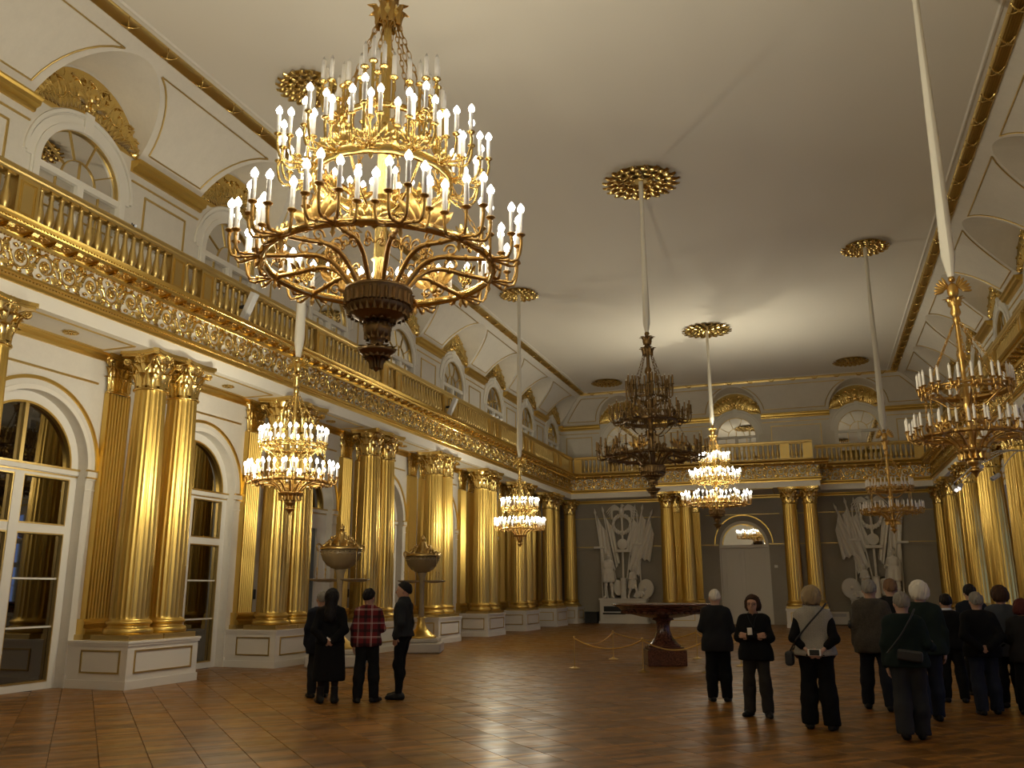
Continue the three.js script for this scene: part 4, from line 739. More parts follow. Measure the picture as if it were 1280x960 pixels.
function figure(o) {                                                    // joints of a 1.70 m figure facing +z
  const g = (o.girth ?? 1) * 0.9, T = [
    [-0.085 * g, 1.29, 0, 0.105 * g, 0.085 * g, 1.29, 0, 0.105 * g], [-0.08 * g, 1.19, 0.01, 0.112 * g, 0.08 * g, 1.19, 0.01, 0.112 * g], [-0.065 * g, 1.06, 0.005, 0.108 * g, 0.065 * g, 1.06, 0.005, 0.108 * g],
    [-0.08 * g, 0.945, -0.01, 0.115 * g, 0.08 * g, 0.945, -0.01, 0.115 * g], [0, 1.41, -0.012, 0.055, 0.145 * g, 1.355, -0.008, 0.056], [0, 1.41, -0.012, 0.055, -0.145 * g, 1.355, -0.008, 0.056], [0, 1.38, -0.01, 0.065, 0, 1.46, -0.005, 0.055]];
  const neck = [[0, 1.40, -0.01, 0.058, 0, 1.52, 0.0, 0.053]], legs = [], shins = [], feet = [];
  const st = o.stance ?? { L: [0.11, 0.0, 0.25], R: [-0.11, 0.02, -0.2] };
  for (const [s, q] of [['L', 1], ['R', -1]]) {
    const [fx, fz, turn, lift = 0] = st[s], hip = [q * 0.09 * g, 0.92, -0.005], ank = [fx, 0.085 + lift, fz], kn = [(hip[0] + ank[0]) / 2 + q * 0.005, 0.50 + lift * 0.4, (hip[2] + ank[2]) / 2 + 0.03 + lift * 0.6];
    const calf = [kn[0] + (ank[0] - kn[0]) * 0.35, kn[1] + (ank[1] - kn[1]) * 0.35, kn[2] + (ank[2] - kn[2]) * 0.35 - 0.02];
    legs.push([...hip, 0.088 * g, ...kn, 0.058]); shins.push([...kn, 0.056, ...calf, 0.054], [...calf, 0.054, ...ank, 0.038]);
    const dx = Math.sin(turn), dz = Math.cos(turn), pt = lift ? -0.5 : 0;
    feet.push({ c: [[fx - dx * 0.055, 0.042 + lift * 1.25, fz - dz * 0.055, 0.036, fx + dx * 0.07, 0.038 + lift * 0.6, fz + dz * 0.07, 0.040], [fx + dx * 0.07, 0.038 + lift * 0.6, fz + dz * 0.07, 0.040, fx + dx * 0.165, 0.030, fz + dz * 0.165, 0.030], [...ank, 0.040, fx, 0.05 + lift, fz, 0.040]], at: [fx, fz, lift] });
  }
  const arms = [], hands = [];
  for (const [n, q] of [[0, 1], [1, -1]]) {
    const p = ARM[o.arms?.[n] ?? 'down'], sh = [q * (0.09 + 0.072 * g), 1.345, -0.005], el = [q * p[0][0] * (0.5 + 0.5 * g), p[0][1], p[0][2]], wr = [q * p[1][0] * (0.5 + 0.5 * g), p[1][1], p[1][2] * (p[1][2] < -0.1 || p[1][2] > 0.15 ? g : 1)];
    arms.push([...sh, 0.056, ...el, 0.043], [...el, 0.043, ...wr, 0.030]);
    hands.push({ w: V(...wr), d: V(q * p[2][0], p[2][1], p[2][2]).normalize(), n: V(q * p[3][0], p[3][1], p[3][2]).normalize(), q });
  }
  return { T, neck, legs, shins, feet, arms, hands };
}
function handPrims(h) {                                                  // palm, four bent fingers of unequal length, thumb from the side of the palm
  const d = h.d, n = h.n.clone().addScaledVector(d, -h.n.dot(d)).normalize(), s = d.clone().cross(n).multiplyScalar(h.q), c = [], L = (v, r) => [v.x, v.y, v.z, r], P = (a, b, e) => h.w.clone().addScaledVector(d, a).addScaledVector(s, b).addScaledVector(n, e);
  for (const b of [-0.022, 0, 0.022]) c.push([...L(P(0, b * 0.5, 0), 0.022), ...L(P(0.08, b, 0.004), 0.0145)]);
  [[-0.031, 0.058], [-0.011, 0.07], [0.011, 0.075], [0.031, 0.066]].forEach(([b, l]) => { const k1 = P(0.088, b, 0.004), k2 = P(0.088 + l * 0.55, b * 1.08, 0.016), k3 = P(0.088 + l * 0.92, b * 1.05, 0.036); c.push([...L(k1, 0.0095), ...L(k2, 0.009)], [...L(k2, 0.009), ...L(k3, 0.0075)]); });
  c.push([...L(P(0.02, 0.026, 0.006), 0.014), ...L(P(0.055, 0.052, 0.018), 0.0105)], [...L(P(0.055, 0.052, 0.018), 0.0105), ...L(P(0.085, 0.056, 0.03), 0.0085)]);
  return c;
}
const bounds = (c, m) => { const lo = [9, 9, 9], hi = [-9, -9, -9]; for (const q of c) for (const o of [0, 4]) for (let i = 0; i < 3; i++) { lo[i] = Math.min(lo[i], q[o + i] - q[o + 3] - m); hi[i] = Math.max(hi[i], q[o + i] + q[o + 3] + m); } return [lo, hi]; };
function headGeo(turn, cell = 0.0075) {
  const cr = ell(0, 1.605, 0.0, 0.076, 0.105, 0.096), jaw = ell(0, 1.545, 0.03, 0.056, 0.068, 0.062), nose = joined([[0, 1.60, 0.095, 0.008, 0, 1.568, 0.112, 0.013]], 0.01), nk = joined([[0, 1.42, -0.01, 0.058, 0, 1.54, 0.0, 0.054]]), eL = ell(0.077, 1.585, -0.005, 0.012, 0.032, 0.02), eR = ell(-0.077, 1.585, -0.005, 0.012, 0.032, 0.02), lip = joined([[-0.02, 1.535, 0.083, 0.009, 0.02, 1.535, 0.083, 0.009]], 0.01), sL = ell(0.031, 1.597, 0.103, 0.016, 0.010, 0.016), sR = ell(-0.031, 1.597, 0.103, 0.016, 0.010, 0.016), br = joined([[-0.045, 1.618, 0.082, 0.010, 0.045, 1.618, 0.082, 0.010]], 0.01);
  const f = (x, y, z) => { let d = smin(cr(x, y, z), jaw(x, y, z), 0.03); d = smin(d, nose(x, y, z), 0.012); d = smin(d, br(x, y, z), 0.012); d = smin(d, lip(x, y, z), 0.010); d = Math.max(d, -sL(x, y, z) , -sR(x, y, z)); d = smin(d, eL(x, y, z), 0.006); d = smin(d, eR(x, y, z), 0.006); return smin(d, nk(x, y, z), 0.03); };
  return sdfGeo(f, [-0.1, 1.43, -0.12], [0.1, 1.73, 0.14], cell).translate(0, -1.5, 0).scale(1.1, 1.09, 1.1).translate(0, 1.478, 0).rotateY(turn);
}
const hairCap = { // each a field on the unturned head
  short: (x, y, z) => Math.max(ell(0, 1.612, -0.008, 0.089, 0.112, 0.108)(x, y, z), z - 0.035 - (y - 1.64) * 1.3, 1.535 - y + Math.max(0, z + 0.02) * 0.9),
  thin: (x, y, z) => Math.max(ell(0, 1.607, -0.006, 0.083, 0.107, 0.103)(x, y, z), z - 0.025 - (y - 1.65) * 1.1, 1.535 - y + Math.max(0, z + 0.02) * 0.9),
  bob: (x, y, z) => Math.max(smin(ell(0, 1.61, -0.008, 0.104, 0.118, 0.116)(x, y, z), ell(0, 1.56, -0.03, 0.108, 0.09, 0.095)(x, y, z), 0.03), z - 0.055 - Math.max(0, y - 1.645) * 1.6, 1.505 - y),
  long: (x, y, z) => Math.max(smin(ell(0, 1.615, -0.01, 0.096, 0.112, 0.112)(x, y, z), joined([[0, 1.58, -0.05, 0.085, 0, 1.32, -0.10, 0.09]])(x, y, z), 0.05), z - 0.035 - Math.max(0, y - 1.64) * 1.6, 1.24 - y),
  full: (x, y, z) => Math.max(smin(ell(0, 1.625, -0.012, 0.108, 0.118, 0.122)(x, y, z), ell(0, 1.57, -0.045, 0.098, 0.075, 0.08)(x, y, z), 0.03), z - 0.04 - Math.max(0, y - 1.64) * 1.4, 1.515 - y),
};
const fabric = (r, g, b, rough = 0.9) => new THREE.MeshPhysicalMaterial({ color: lin(r, g, b), roughness: rough, specularIntensity: 0.3 });
const skinMat = std(lin(0.46, 0.27, 0.18), 0.55), skinPale = std(lin(0.52, 0.33, 0.24), 0.55);
const hairMats = { black: fabric(0.012, 0.010, 0.010, 0.55), white: fabric(0.62, 0.58, 0.50, 0.7), grey: fabric(0.22, 0.20, 0.17, 0.7), brown: fabric(0.045, 0.022, 0.012, 0.6), auburn: fabric(0.07, 0.015, 0.012, 0.6), blond: fabric(0.28, 0.21, 0.12, 0.65), sandy: fabric(0.16, 0.09, 0.05, 0.65) };
const shoeMat = fabric(0.015, 0.014, 0.014, 0.5), soleMat = fabric(0.5, 0.5, 0.48, 0.7);
function person(o) {
  const S = o.h / 1.7, F = figure(o), root = thing('person', o.label, 'person'); root.position.set(o.x, 0, o.z); root.rotation.y = o.face;
  const add = (n, g, m, p = root) => mesh(n, g.scale(S, S, S), m, p);
  // body: one skin surface
  const body = [...F.T, ...F.neck, ...F.legs, ...F.shins, ...F.arms, ...F.feet.flatMap(f => f.c)], [lo, hi] = bounds(body, 0.06);
  const parts = [sdfGeo(joined(body, 0.035, -0.006), lo, hi, 0.028), headGeo(o.turn ?? 0)];
  for (const h of F.hands) { const c = handPrims(h), [a, b] = bounds(c, 0.012); parts.push(sdfGeo(joined([...c], 0.008), a, b, 0.0068)); }
  add('body', merge(parts), o.skin ?? skinMat);
  if (o.faceDetail) for (const q of [-1, 1]) add('eye', ball(0.0105, q * 0.034, 1.583, 0.094, 1.2, 0.8, 1).rotateY(o.turn ?? 0), M.black);
  // top
  const t = o.top, hem = t.hem ?? 0.86, grow = t.grow ?? 0.022, sl = t.sleeve ?? 0.97;
  const arms = F.arms.map((a, i) => { if (i % 2 === 0) return sl > 0.3 ? a : [...a.slice(0, 4), ...[0, 1, 2].map(k => a[k] + (a[4 + k] - a[k]) * 0.6), a[7]]; return [...a.slice(0, 4), ...[0, 1, 2].map(k => a[k] + (a[4 + k] - a[k]) * sl), a[7] + 0.006]; }).filter((a, i) => t.vest ? false : (i % 2 === 0 || sl > 0.3));
  const g = (o.girth ?? 1) * 0.9, drop = [[-0.085 * g, 0.90, -0.005, 0.122 * g, 0.085 * g, 0.90, -0.005, 0.122 * g]]; for (let y = 0.86; y > hem - 0.05; y -= 0.09) drop.push([-0.09 * g, y, -0.005, (0.122 + (t.flare ?? 0) * (0.9 - y)) * g, 0.09 * g, y, -0.005, (0.122 + (t.flare ?? 0) * (0.9 - y)) * g]);
  const fT = joined([...F.T, ...drop], 0.06, grow), fA = arms.length ? joined(arms, 0.02, grow * 0.75) : () => 9, neckY = t.neck ?? 1.465;
  const fold = (x, y, z) => 0.005 * Math.sin(26 * y + 14 * x) * Math.sin(19 * x - 11 * z + 5 * y);
  const [l2, h2] = bounds([...F.T, ...drop, ...arms], 0.07);
  const top = add('top', sdfGeo((x, y, z) => { const a = Math.max(fT(x, y, z), hem - y, y - neckY), w = Math.max(0, z - 0.02) * (t.open ?? 0); return smin(Math.max(a, w ? 0.02 - Math.abs(x) - (1.47 - y) * 0.25 : -1), fA(x, y, z), 0.03) + fold(x, y, z); }, l2, h2, 0.0175), t.mat); top.name = t.name ?? 'jacket';
  if (t.under) { const un = add('shirt', sdfGeo((x, y, z) => Math.max(joined([...F.T], 0.05, 0.010)(x, y, z), y - (t.underNeck ?? 1.49), 1.0 - y), l2, h2, 0.016), t.under); }
  if (o.sleeves) { const c = F.arms; const [a, b] = bounds(c, 0.05); add('sleeves', sdfGeo((x, y, z) => joined(c.map((q, i) => i % 2 ? [...q.slice(0, 4), ...[0, 1, 2].map(k => q[k] + (q[4 + k] - q[k]) * (o.sleeveEnd ?? 0.95)), q[7]] : q), 0.02, 0.017)(x, y, z) + fold(x, y, z), a, b, 0.013), o.sleeves); }
  // legs
  const b = o.bottom, lg = [...F.legs, ...F.shins];
  if (b.type === 'dress') {
    const c = []; for (let y = 1.0; y > b.hem - 0.04; y -= 0.08) { const k = (1.0 - y); c.push([-0.085 - 0.05 * k, y, 0, 0.115 + 0.03 * k, 0.085 + 0.05 * k, y, 0, 0.115 + 0.03 * k]); } c.forEach(q => { q[0] *= 0.82; q[4] *= 0.82; });
    const [a, e] = bounds(c, 0.05); add('skirt', sdfGeo((x, y, z) => Math.max(joined(c, 0.05, 0.02)(x, y, z), b.hem - y, y - 1.05) + 0.004 * Math.sin(38 * x) * Math.max(0, 1 - y), a, e, 0.016), b.mat);
    const [a3, e3] = bounds(F.shins, 0.03); add('tights', sdfGeo(joined(F.shins, 0.02, 0.004), a3, e3, 0.014), b.tights);
  } else {
    const c = [...lg, F.T[3]], [a, e] = bounds(c, 0.08), gr = b.grow ?? 0.02, wide = b.wide ?? 0.012;
    const f = joined(c, 0.05, gr);
    const cuff = F.feet.map(q => q.at);
    add('trousers', sdfGeo((x, y, z) => { const low = Math.max(0, 0.55 - y), lift = Math.max(0, cuff[x > 0 ? 0 : 1][2]); return Math.max(f(x, y, z) - wide * low * 2.6, 0.055 + lift - y, y - 1.04) + fold(x, y, z); }, a, e, 0.0175), b.mat);
  }
  // shoes, hair
  F.feet.forEach((q, i) => { const [a, e] = bounds(q.c, 0.03), lift = q.at[2]; add(o.boots ? 'boot' : 'shoe', sdfGeo((x, y, z) => Math.max(joined(o.boots ? [...q.c, [q.at[0], 0.06, q.at[1], 0.045, q.at[0], 0.24, q.at[1] - 0.01, 0.05]] : q.c, 0.03, 0.009)(x, y, z), 0.006 - y, y - (o.boots ? 0.25 : 0.115 + lift * 1.5)), a, [e[0], Math.max(e[1], o.boots ? 0.29 : 0), e[2]], 0.0115), o.shoes ?? shoeMat); });
  if (o.hair) add('hair', sdfGeo((x, y, z) => hairCap[o.hair[0]](x, y, z) + 0.007 * Math.sin(95 * x + 30 * y + 8 * Math.sin(20 * z)) * Math.sin(70 * z + 25 * y + 6 * Math.sin(25 * x)), [-0.14, 1.2, -0.24], [0.14, 1.76, 0.14], 0.009).translate(0, -1.5, 0).scale(1.1, 1.09, 1.1).translate(0, 1.478, 0).rotateY(o.turn ?? 0), hairMats[o.hair[1]]);
  root.userData.S = undefined; delete root.userData.S;
  return { root, F, S, add };
}
function held(p, name, label, category) { const g = thing(name, label, category); g.position.copy(p.root.position); g.rotation.copy(p.root.rotation); return g; }
const AWAY = PI;
const jet = fabric(0.010, 0.010, 0.011), navy = fabric(0.012, 0.014, 0.022), charcoal = fabric(0.020, 0.021, 0.023), denim = fabric(0.022, 0.028, 0.045), black2 = fabric(0.007, 0.007, 0.008);
const plaid = new THREE.MeshStandardMaterial({ roughness: 0.9, map: noiseTex(128, (x, y) => { const s = (t, a, w) => Math.abs(((t % 128) + 128) % 128 - a) < w ? 1 : 0; let r = 96, g = 10, b = 18; const d = s(x, 20, 14) + s(y, 20, 14), l = Math.max(s(x, 84, 2), s(x, 94, 2), s(y, 84, 2), s(y, 94, 2)); if (d) { r *= 0.55; g *= 0.6; b *= 0.8; } if (d > 1) { r *= 0.6; } if (l) { r = 190; g = 170; b = 165; } return [r, g, b]; }, true) });
plaid.map.repeat.set(2.4, 2.4);
const knit = new THREE.MeshStandardMaterial({ roughness: 0.95, map: noiseTex(128, (x, y) => { const v = (Math.sin(x * 0.6) * Math.sin(y * 0.45 + Math.sin(x * 0.2) * 2) > 0.1 ? 175 : 128) + 30 * (n64(x / 2, y / 2) - 0.5); return [v, v * 0.97, v * 0.9]; }, true) });
knit.map.repeat.set(3, 3);
const tweed = new THREE.MeshStandardMaterial({ roughness: 0.95, map: noiseTex(128, (x, y) => { const v = 62 + 26 * (n128(x, y) - 0.5) + 10 * (n32(x / 4, y / 4) - 0.5); return [v, v * 0.9, v * 0.76]; }, true) });

// group by the stone vases
{ // long dark hair, black dress, hands behind
  const p = person({ x: -6.93, z: -11.72, face: 3.55, h: 1.62, arms: ['behind', 'behind'], hair: ['long', 'black'], boots: true, label: 'person in long black dress and ankle boots, hands clasped behind, beside the red plaid shirt', top: { mat: black2, name: 'cardigan', hem: 0.88, grow: 0.026 }, bottom: { type: 'dress', hem: 0.33, mat: black2, tights: fabric(0.03, 0.022, 0.02) }, stance: { L: [0.12, 0.0, 0.45], R: [-0.10, -0.02, -0.1] } });
  const k = held(p, 'phone', 'slim pale phone held behind the back of the person in black dress', 'phone'); mesh('case', [rbox(0.018, 0.075, 0.008, 0.0, 0, 0, 0.003).rotateZ(-0.8).translate(-0.005, 0.915, -0.225)], M.enamel, k);
}
person({ x: -7.42, z: -12.25, face: 3.8, h: 1.58, arms: ['down', 'front'], hair: ['thin', 'grey'], label: 'grey-haired person in dark coat partly hidden behind the black dress', top: { mat: navy, hem: 0.70, grow: 0.03, name: 'coat' }, bottom: { mat: charcoal } });
person({ x: -6.43, z: -11.95, face: 3.55, h: 1.62, arms: ['down', 'front'], hair: ['short', 'black'], turn: -0.35, label: 'person in red plaid shirt and black trousers looking at the vases', top: { mat: plaid, name: 'plaid_shirt', hem: 0.84, grow: 0.02 }, bottom: { mat: jet, grow: 0.022 }, stance: { L: [0.13, -0.02, 0.3], R: [-0.12, 0.02, -0.5] } });
person({ x: -6.12, z: -12.5, face: -1.55, h: 1.72, girth: 0.95, arms: ['pocket', 'down'], hair: ['short', 'black'], turn: 0.2, faceDetail: true, label: 'person in dark grey sweater turning the head sideways, near the second vase', top: { mat: fabric(0.022, 0.024, 0.026), name: 'sweater', hem: 0.90, grow: 0.02, neck: 1.50 }, bottom: { mat: black2, grow: 0.012, wide: 0.0 }, stance: { L: [0.11, 0.0, 0.2], R: [-0.10, 0.1, -0.1] } });

// visitors in front of the basin
person({ x: -1.50, z: -13.65, face: AWAY + 0.1, h: 1.60, girth: 1.08, arms: ['front', 'front'], hair: ['thin', 'white'], skin: skinPale, label: 'white-haired person in dark blazer with back turned, beside the rope stanchions', top: { mat: fabric(0.016, 0.017, 0.020), hem: 0.76, grow: 0.028, flare: 0.05 }, bottom: { mat: black2, grow: 0.03 } });
{
  const p = person({ x: -0.86, z: -12.3, face: -0.12, h: 1.52, girth: 1.08, arms: ['fold', 'fold'], hair: ['bob', 'brown'], faceDetail: true, label: 'person in black cardigan with glasses and white badge, arms folded, facing the entrance', top: { mat: black2, name: 'cardigan', hem: 0.78, grow: 0.03, flare: 0.15, neck: 1.45, open: 1 }, bottom: { mat: fabric(0.03, 0.027, 0.024), grow: 0.022, wide: 0.02 }, stance: { L: [0.14, 0.06, 0.35], R: [-0.13, 0.02, -0.3] } });
  p.add('badge', rbox(0.07, 0.10, 0.008, 0.04, 1.20, 0.235, 0.003).rotateZ(0.05), M.enamel);
  p.add('lanyard', tube([V(0.04, 1.25, 0.235), V(0.05, 1.36, 0.17), V(0.07, 1.46, 0.02), V(0, 1.48, -0.07), V(-0.07, 1.46, 0.02), V(-0.03, 1.36, 0.17), V(0.04, 1.25, 0.235)], 0.005, 4, 24), charcoal);
  for (const q of [-1, 1]) p.add('glasses', merge([new THREE.TorusGeometry(0.024, 0.003, 4, 12).translate(q * 0.034, 1.584, 0.117), tube([V(q * 0.06, 1.587, 0.11), V(q * 0.09, 1.587, 0.02)], 0.003, 4, 2)]), M.black);
}
{
  const p = person({ x: -0.10, z: -11.4, face: AWAY - 0.05, h: 1.62, girth: 1.12, arms: ['behind', 'behind'], hair: ['full', 'blond'], skin: skinPale, label: 'person in pale knitted vest over black sleeves holding a phone behind the back', top: { mat: knit, name: 'vest', vest: true, hem: 0.88, grow: 0.034, neck: 1.49 }, sleeves: black2, sleeveEnd: 0.55, bottom: { mat: black2, grow: 0.03, wide: 0.03 }, stance: { L: [0.13, 0.02, 0.2], R: [-0.13, -0.02, -0.2] } });
  const b = held(p, 'shoulder_bag', 'black shoulder bag slung across the pale knitted vest', 'bag');
  mesh('bag_body', [rbox(0.10, 0.17, 0.22, 0.30, 0.80, -0.03, 0.035)], M.black, b);
  mesh('strap', [tube([V(0.29, 0.88, -0.05), V(0.20, 1.02, -0.185), V(0.05, 1.20, -0.20), V(-0.10, 1.36, -0.165), V(-0.16, 1.44, -0.02), V(-0.08, 1.34, 0.155), V(0.10, 1.10, 0.18), V(0.27, 0.89, 0.04)], 0.011, 5, 40)], M.black, b);
  const k = held(p, 'phone', 'white-edged phone held behind the back of the pale knitted vest', 'phone'); mesh('case', [rbox(0.15, 0.075, 0.012, 0, 0.885, -0.252, 0.005)], M.enamel, k); mesh('screen', [rbox(0.11, 0.065, 0.004, 0, 0.885, -0.259, 0.001)], M.black, k);
}
person({ x: -0.12, z: -12.5, face: AWAY, h: 1.50, girth: 1.15, arms: ['down', 'down'], hair: ['bob', 'auburn'], label: 'person in dark maroon top standing right behind the pale knitted vest', top: { mat: fabric(0.06, 0.012, 0.012), name: 'jumper', hem: 0.84, grow: 0.03 }, bottom: { mat: jet } });

// large group towards the windows
{
  const p = person({ x: 0.66, z: -13.4, face: AWAY - 0.1, h: 1.72, girth: 1.12, arms: ['down', 'down'], hair: ['short', 'grey'], label: 'person in brown-grey tweed blazer with dark elbow patches', top: { mat: tweed, name: 'blazer', hem: 0.74, grow: 0.03, flare: 0.08 }, bottom: { mat: fabric(0.018, 0.02, 0.028), grow: 0.026 }, stance: { L: [0.15, 0.1, 0.1], R: [-0.14, -0.08, -0.1] } });
  p.add('elbow_patch', ball(0.05, 0.285, 1.11, -0.04, 0.65, 1.2, 1), M.black); p.add('elbow_patch', ball(0.05, -0.285, 1.11, -0.04, 0.65, 1.2, 1), M.black);
}
person({ x: 1.02, z: -14.6, face: AWAY, h: 1.74, arms: ['down', 'down'], hair: ['short', 'sandy'], label: 'person in black jacket with sandy hair, beyond the tweed blazer', top: { mat: jet, hem: 0.80, grow: 0.028 }, bottom: { mat: navy } });
person({ x: 1.20, z: -12.4, face: AWAY + 0.1, h: 1.68, girth: 1.15, arms: ['down', 'down'], hair: ['full', 'white'], skin: skinPale, label: 'white-haired person in dark green cardigan walking behind the green sweater', top: { mat: fabric(0.014, 0.022, 0.018), name: 'cardigan', hem: 0.82, grow: 0.03 }, bottom: { mat: denim, grow: 0.024 }, stance: { L: [0.10, -0.18, 0, 0.06], R: [-0.11, 0.16, 0] } });
{
  const p = person({ x: 0.86, z: -10.9, face: AWAY - 0.15, h: 1.56, girth: 1.12, arms: ['down', 'bent'], hair: ['short', 'grey'], turn: 0.3, skin: skinPale, label: 'grey-haired person in dark green sweater and grey trousers striding, bag across the back', top: { mat: fabric(0.011, 0.019, 0.018), name: 'sweater', hem: 0.84, grow: 0.03 }, bottom: { mat: fabric(0.030, 0.032, 0.036), grow: 0.03, wide: 0.03 }, stance: { L: [0.09, -0.10, 0, 0.03], R: [-0.07, 0.16, 0] } });
  p.add('scarf', new THREE.TorusGeometry(0.07, 0.018, 6, 16).rotateX(PI / 2 - 0.15).translate(0, 1.455, 0), fabric(0.12, 0.04, 0.03));
  const b = held(p, 'shoulder_bag', 'small dark bag hanging on the back of the green sweater', 'bag'); mesh('bag_body', [rbox(0.26, 0.12, 0.07, 0.06, 0.90, -0.21, 0.03).rotateZ(0.12)], M.black, b); mesh('strap', [tube([V(0.18, 0.92, -0.21), V(0.02, 1.12, -0.185), V(-0.09, 1.30, -0.165), V(-0.13, 1.39, -0.04), V(-0.06, 1.28, 0.155)], 0.01, 5, 24)], M.black, b);
}
person({ x: 1.76, z: -14.6, face: AWAY, h: 1.52, arms: ['down', 'down'], hair: ['short', 'black'], label: 'person in black sweater with pale collar and short black hair', top: { mat: black2, name: 'sweater', hem: 0.84, grow: 0.024, under: fabric(0.5, 0.5, 0.55), underNeck: 1.50, neck: 1.455 }, bottom: { mat: jet, grow: 0.022 }, stance: { L: [0.14, 0.0, 0.2], R: [-0.13, 0.02, -0.2] } });
person({ x: 1.98, z: -13.35, face: AWAY + 0.08, h: 1.55, girth: 1.12, arms: ['behind', 'behind'], hair: ['short', 'grey'], label: 'person in black jacket and dark jeans with hands clasped behind the back', top: { mat: black2, hem: 0.80, grow: 0.03 }, bottom: { mat: denim, grow: 0.026, wide: 0.02 }, stance: { L: [0.10, -0.06, 0.1], R: [-0.13, 0.08, -0.2] } });
person({ x: 2.42, z: -14.2, face: AWAY, h: 1.62, girth: 1.05, arms: ['down', 'down'], hair: ['full', 'brown'], label: 'brown-haired person with grey-blue collar behind the clasped hands', top: { mat: fabric(0.05, 0.055, 0.065), name: 'coat', hem: 0.72, grow: 0.03 }, bottom: { mat: jet } });
person({ x: 2.24, z: -15.6, face: AWAY, h: 1.66, arms: ['down', 'down'], hair: ['short', 'black'], label: 'black-haired person in dark jacket deep inside the large group', top: { mat: navy, hem: 0.80, grow: 0.026 }, bottom: { mat: jet } });
person({ x: 2.52, z: -13.4, face: AWAY - 0.25, h: 1.46, girth: 1.1, arms: ['front', 'bent'], hair: ['bob', 'auburn'], label: 'person with dark red hair in charcoal jacket at the edge of the group', top: { mat: fabric(0.017, 0.016, 0.017), hem: 0.78, grow: 0.028 }, bottom: { mat: jet, grow: 0.024 }, stance: { L: [0.15, 0.1, 0.1], R: [-0.14, -0.1, -0.1] } });
person({ x: 3.0, z: -13.75, face: AWAY, h: 1.58, arms: ['front', 'front'], hair: ['short', 'brown'], label: 'person in olive jacket beyond the dark red hair', top: { mat: fabric(0.03, 0.035, 0.02), hem: 0.80, grow: 0.028 }, bottom: { mat: jet } });
// ---------------------------------------------------------------- stucco trophies on the end wall
function cloth(A, B, C2, D2, folds, amp, th = 0.05) {                    // draped banner between four corners, with folds and thickness
  const at = (u, v, side) => { const p = A.clone().lerp(B, v).lerp(D2.clone().lerp(C2, v), u); const w = Math.sin(u * folds * 2 * PI + v * 1.5) * amp * (0.35 + 0.65 * v); p.z += w + side * th * 0.5; p.y -= 0.10 * Math.sin(PI * u) * (1 - v); p.y += 0.05 * Math.sin(u * folds * 2 * PI) * v; return [p.x, p.y, p.z]; };
  const f = gridGeo(28, 10, (u, v) => at(u, v, 1)), b = gridGeo(28, 10, (u, v) => at(1 - u, v, -1)), rim = [];
  const edge = []; for (let i = 0; i <= 28; i++) edge.push([i / 28, 0]); for (let i = 1; i <= 10; i++) edge.push([1, i / 10]); for (let i = 27; i >= 0; i--) edge.push([i / 28, 1]); for (let i = 9; i >= 0; i--) edge.push([0, i / 10]);
  rim.push(gridGeo(edge.length - 1, 1, (u, v) => at(...edge[Math.round(u * (edge.length - 1))], v ? 1 : -1)));
  return merge([f, b, ...rim]);
}
const spear = (a, b, r = 0.035) => { const d = b.clone().sub(a).normalize(); return merge([tube([a, a.clone().lerp(b, 0.5), b], r, 7, 4), lathe([[0, 0.36], [0.07, 0.14], [0.05, 0.05], [0.03, 0], [0.05, -0.03], [0, -0.06]], 8).applyQuaternion(new THREE.Quaternion().setFromUnitVectors(V(0, 1, 0), d)).translate(b.x, b.y, b.z)]); };
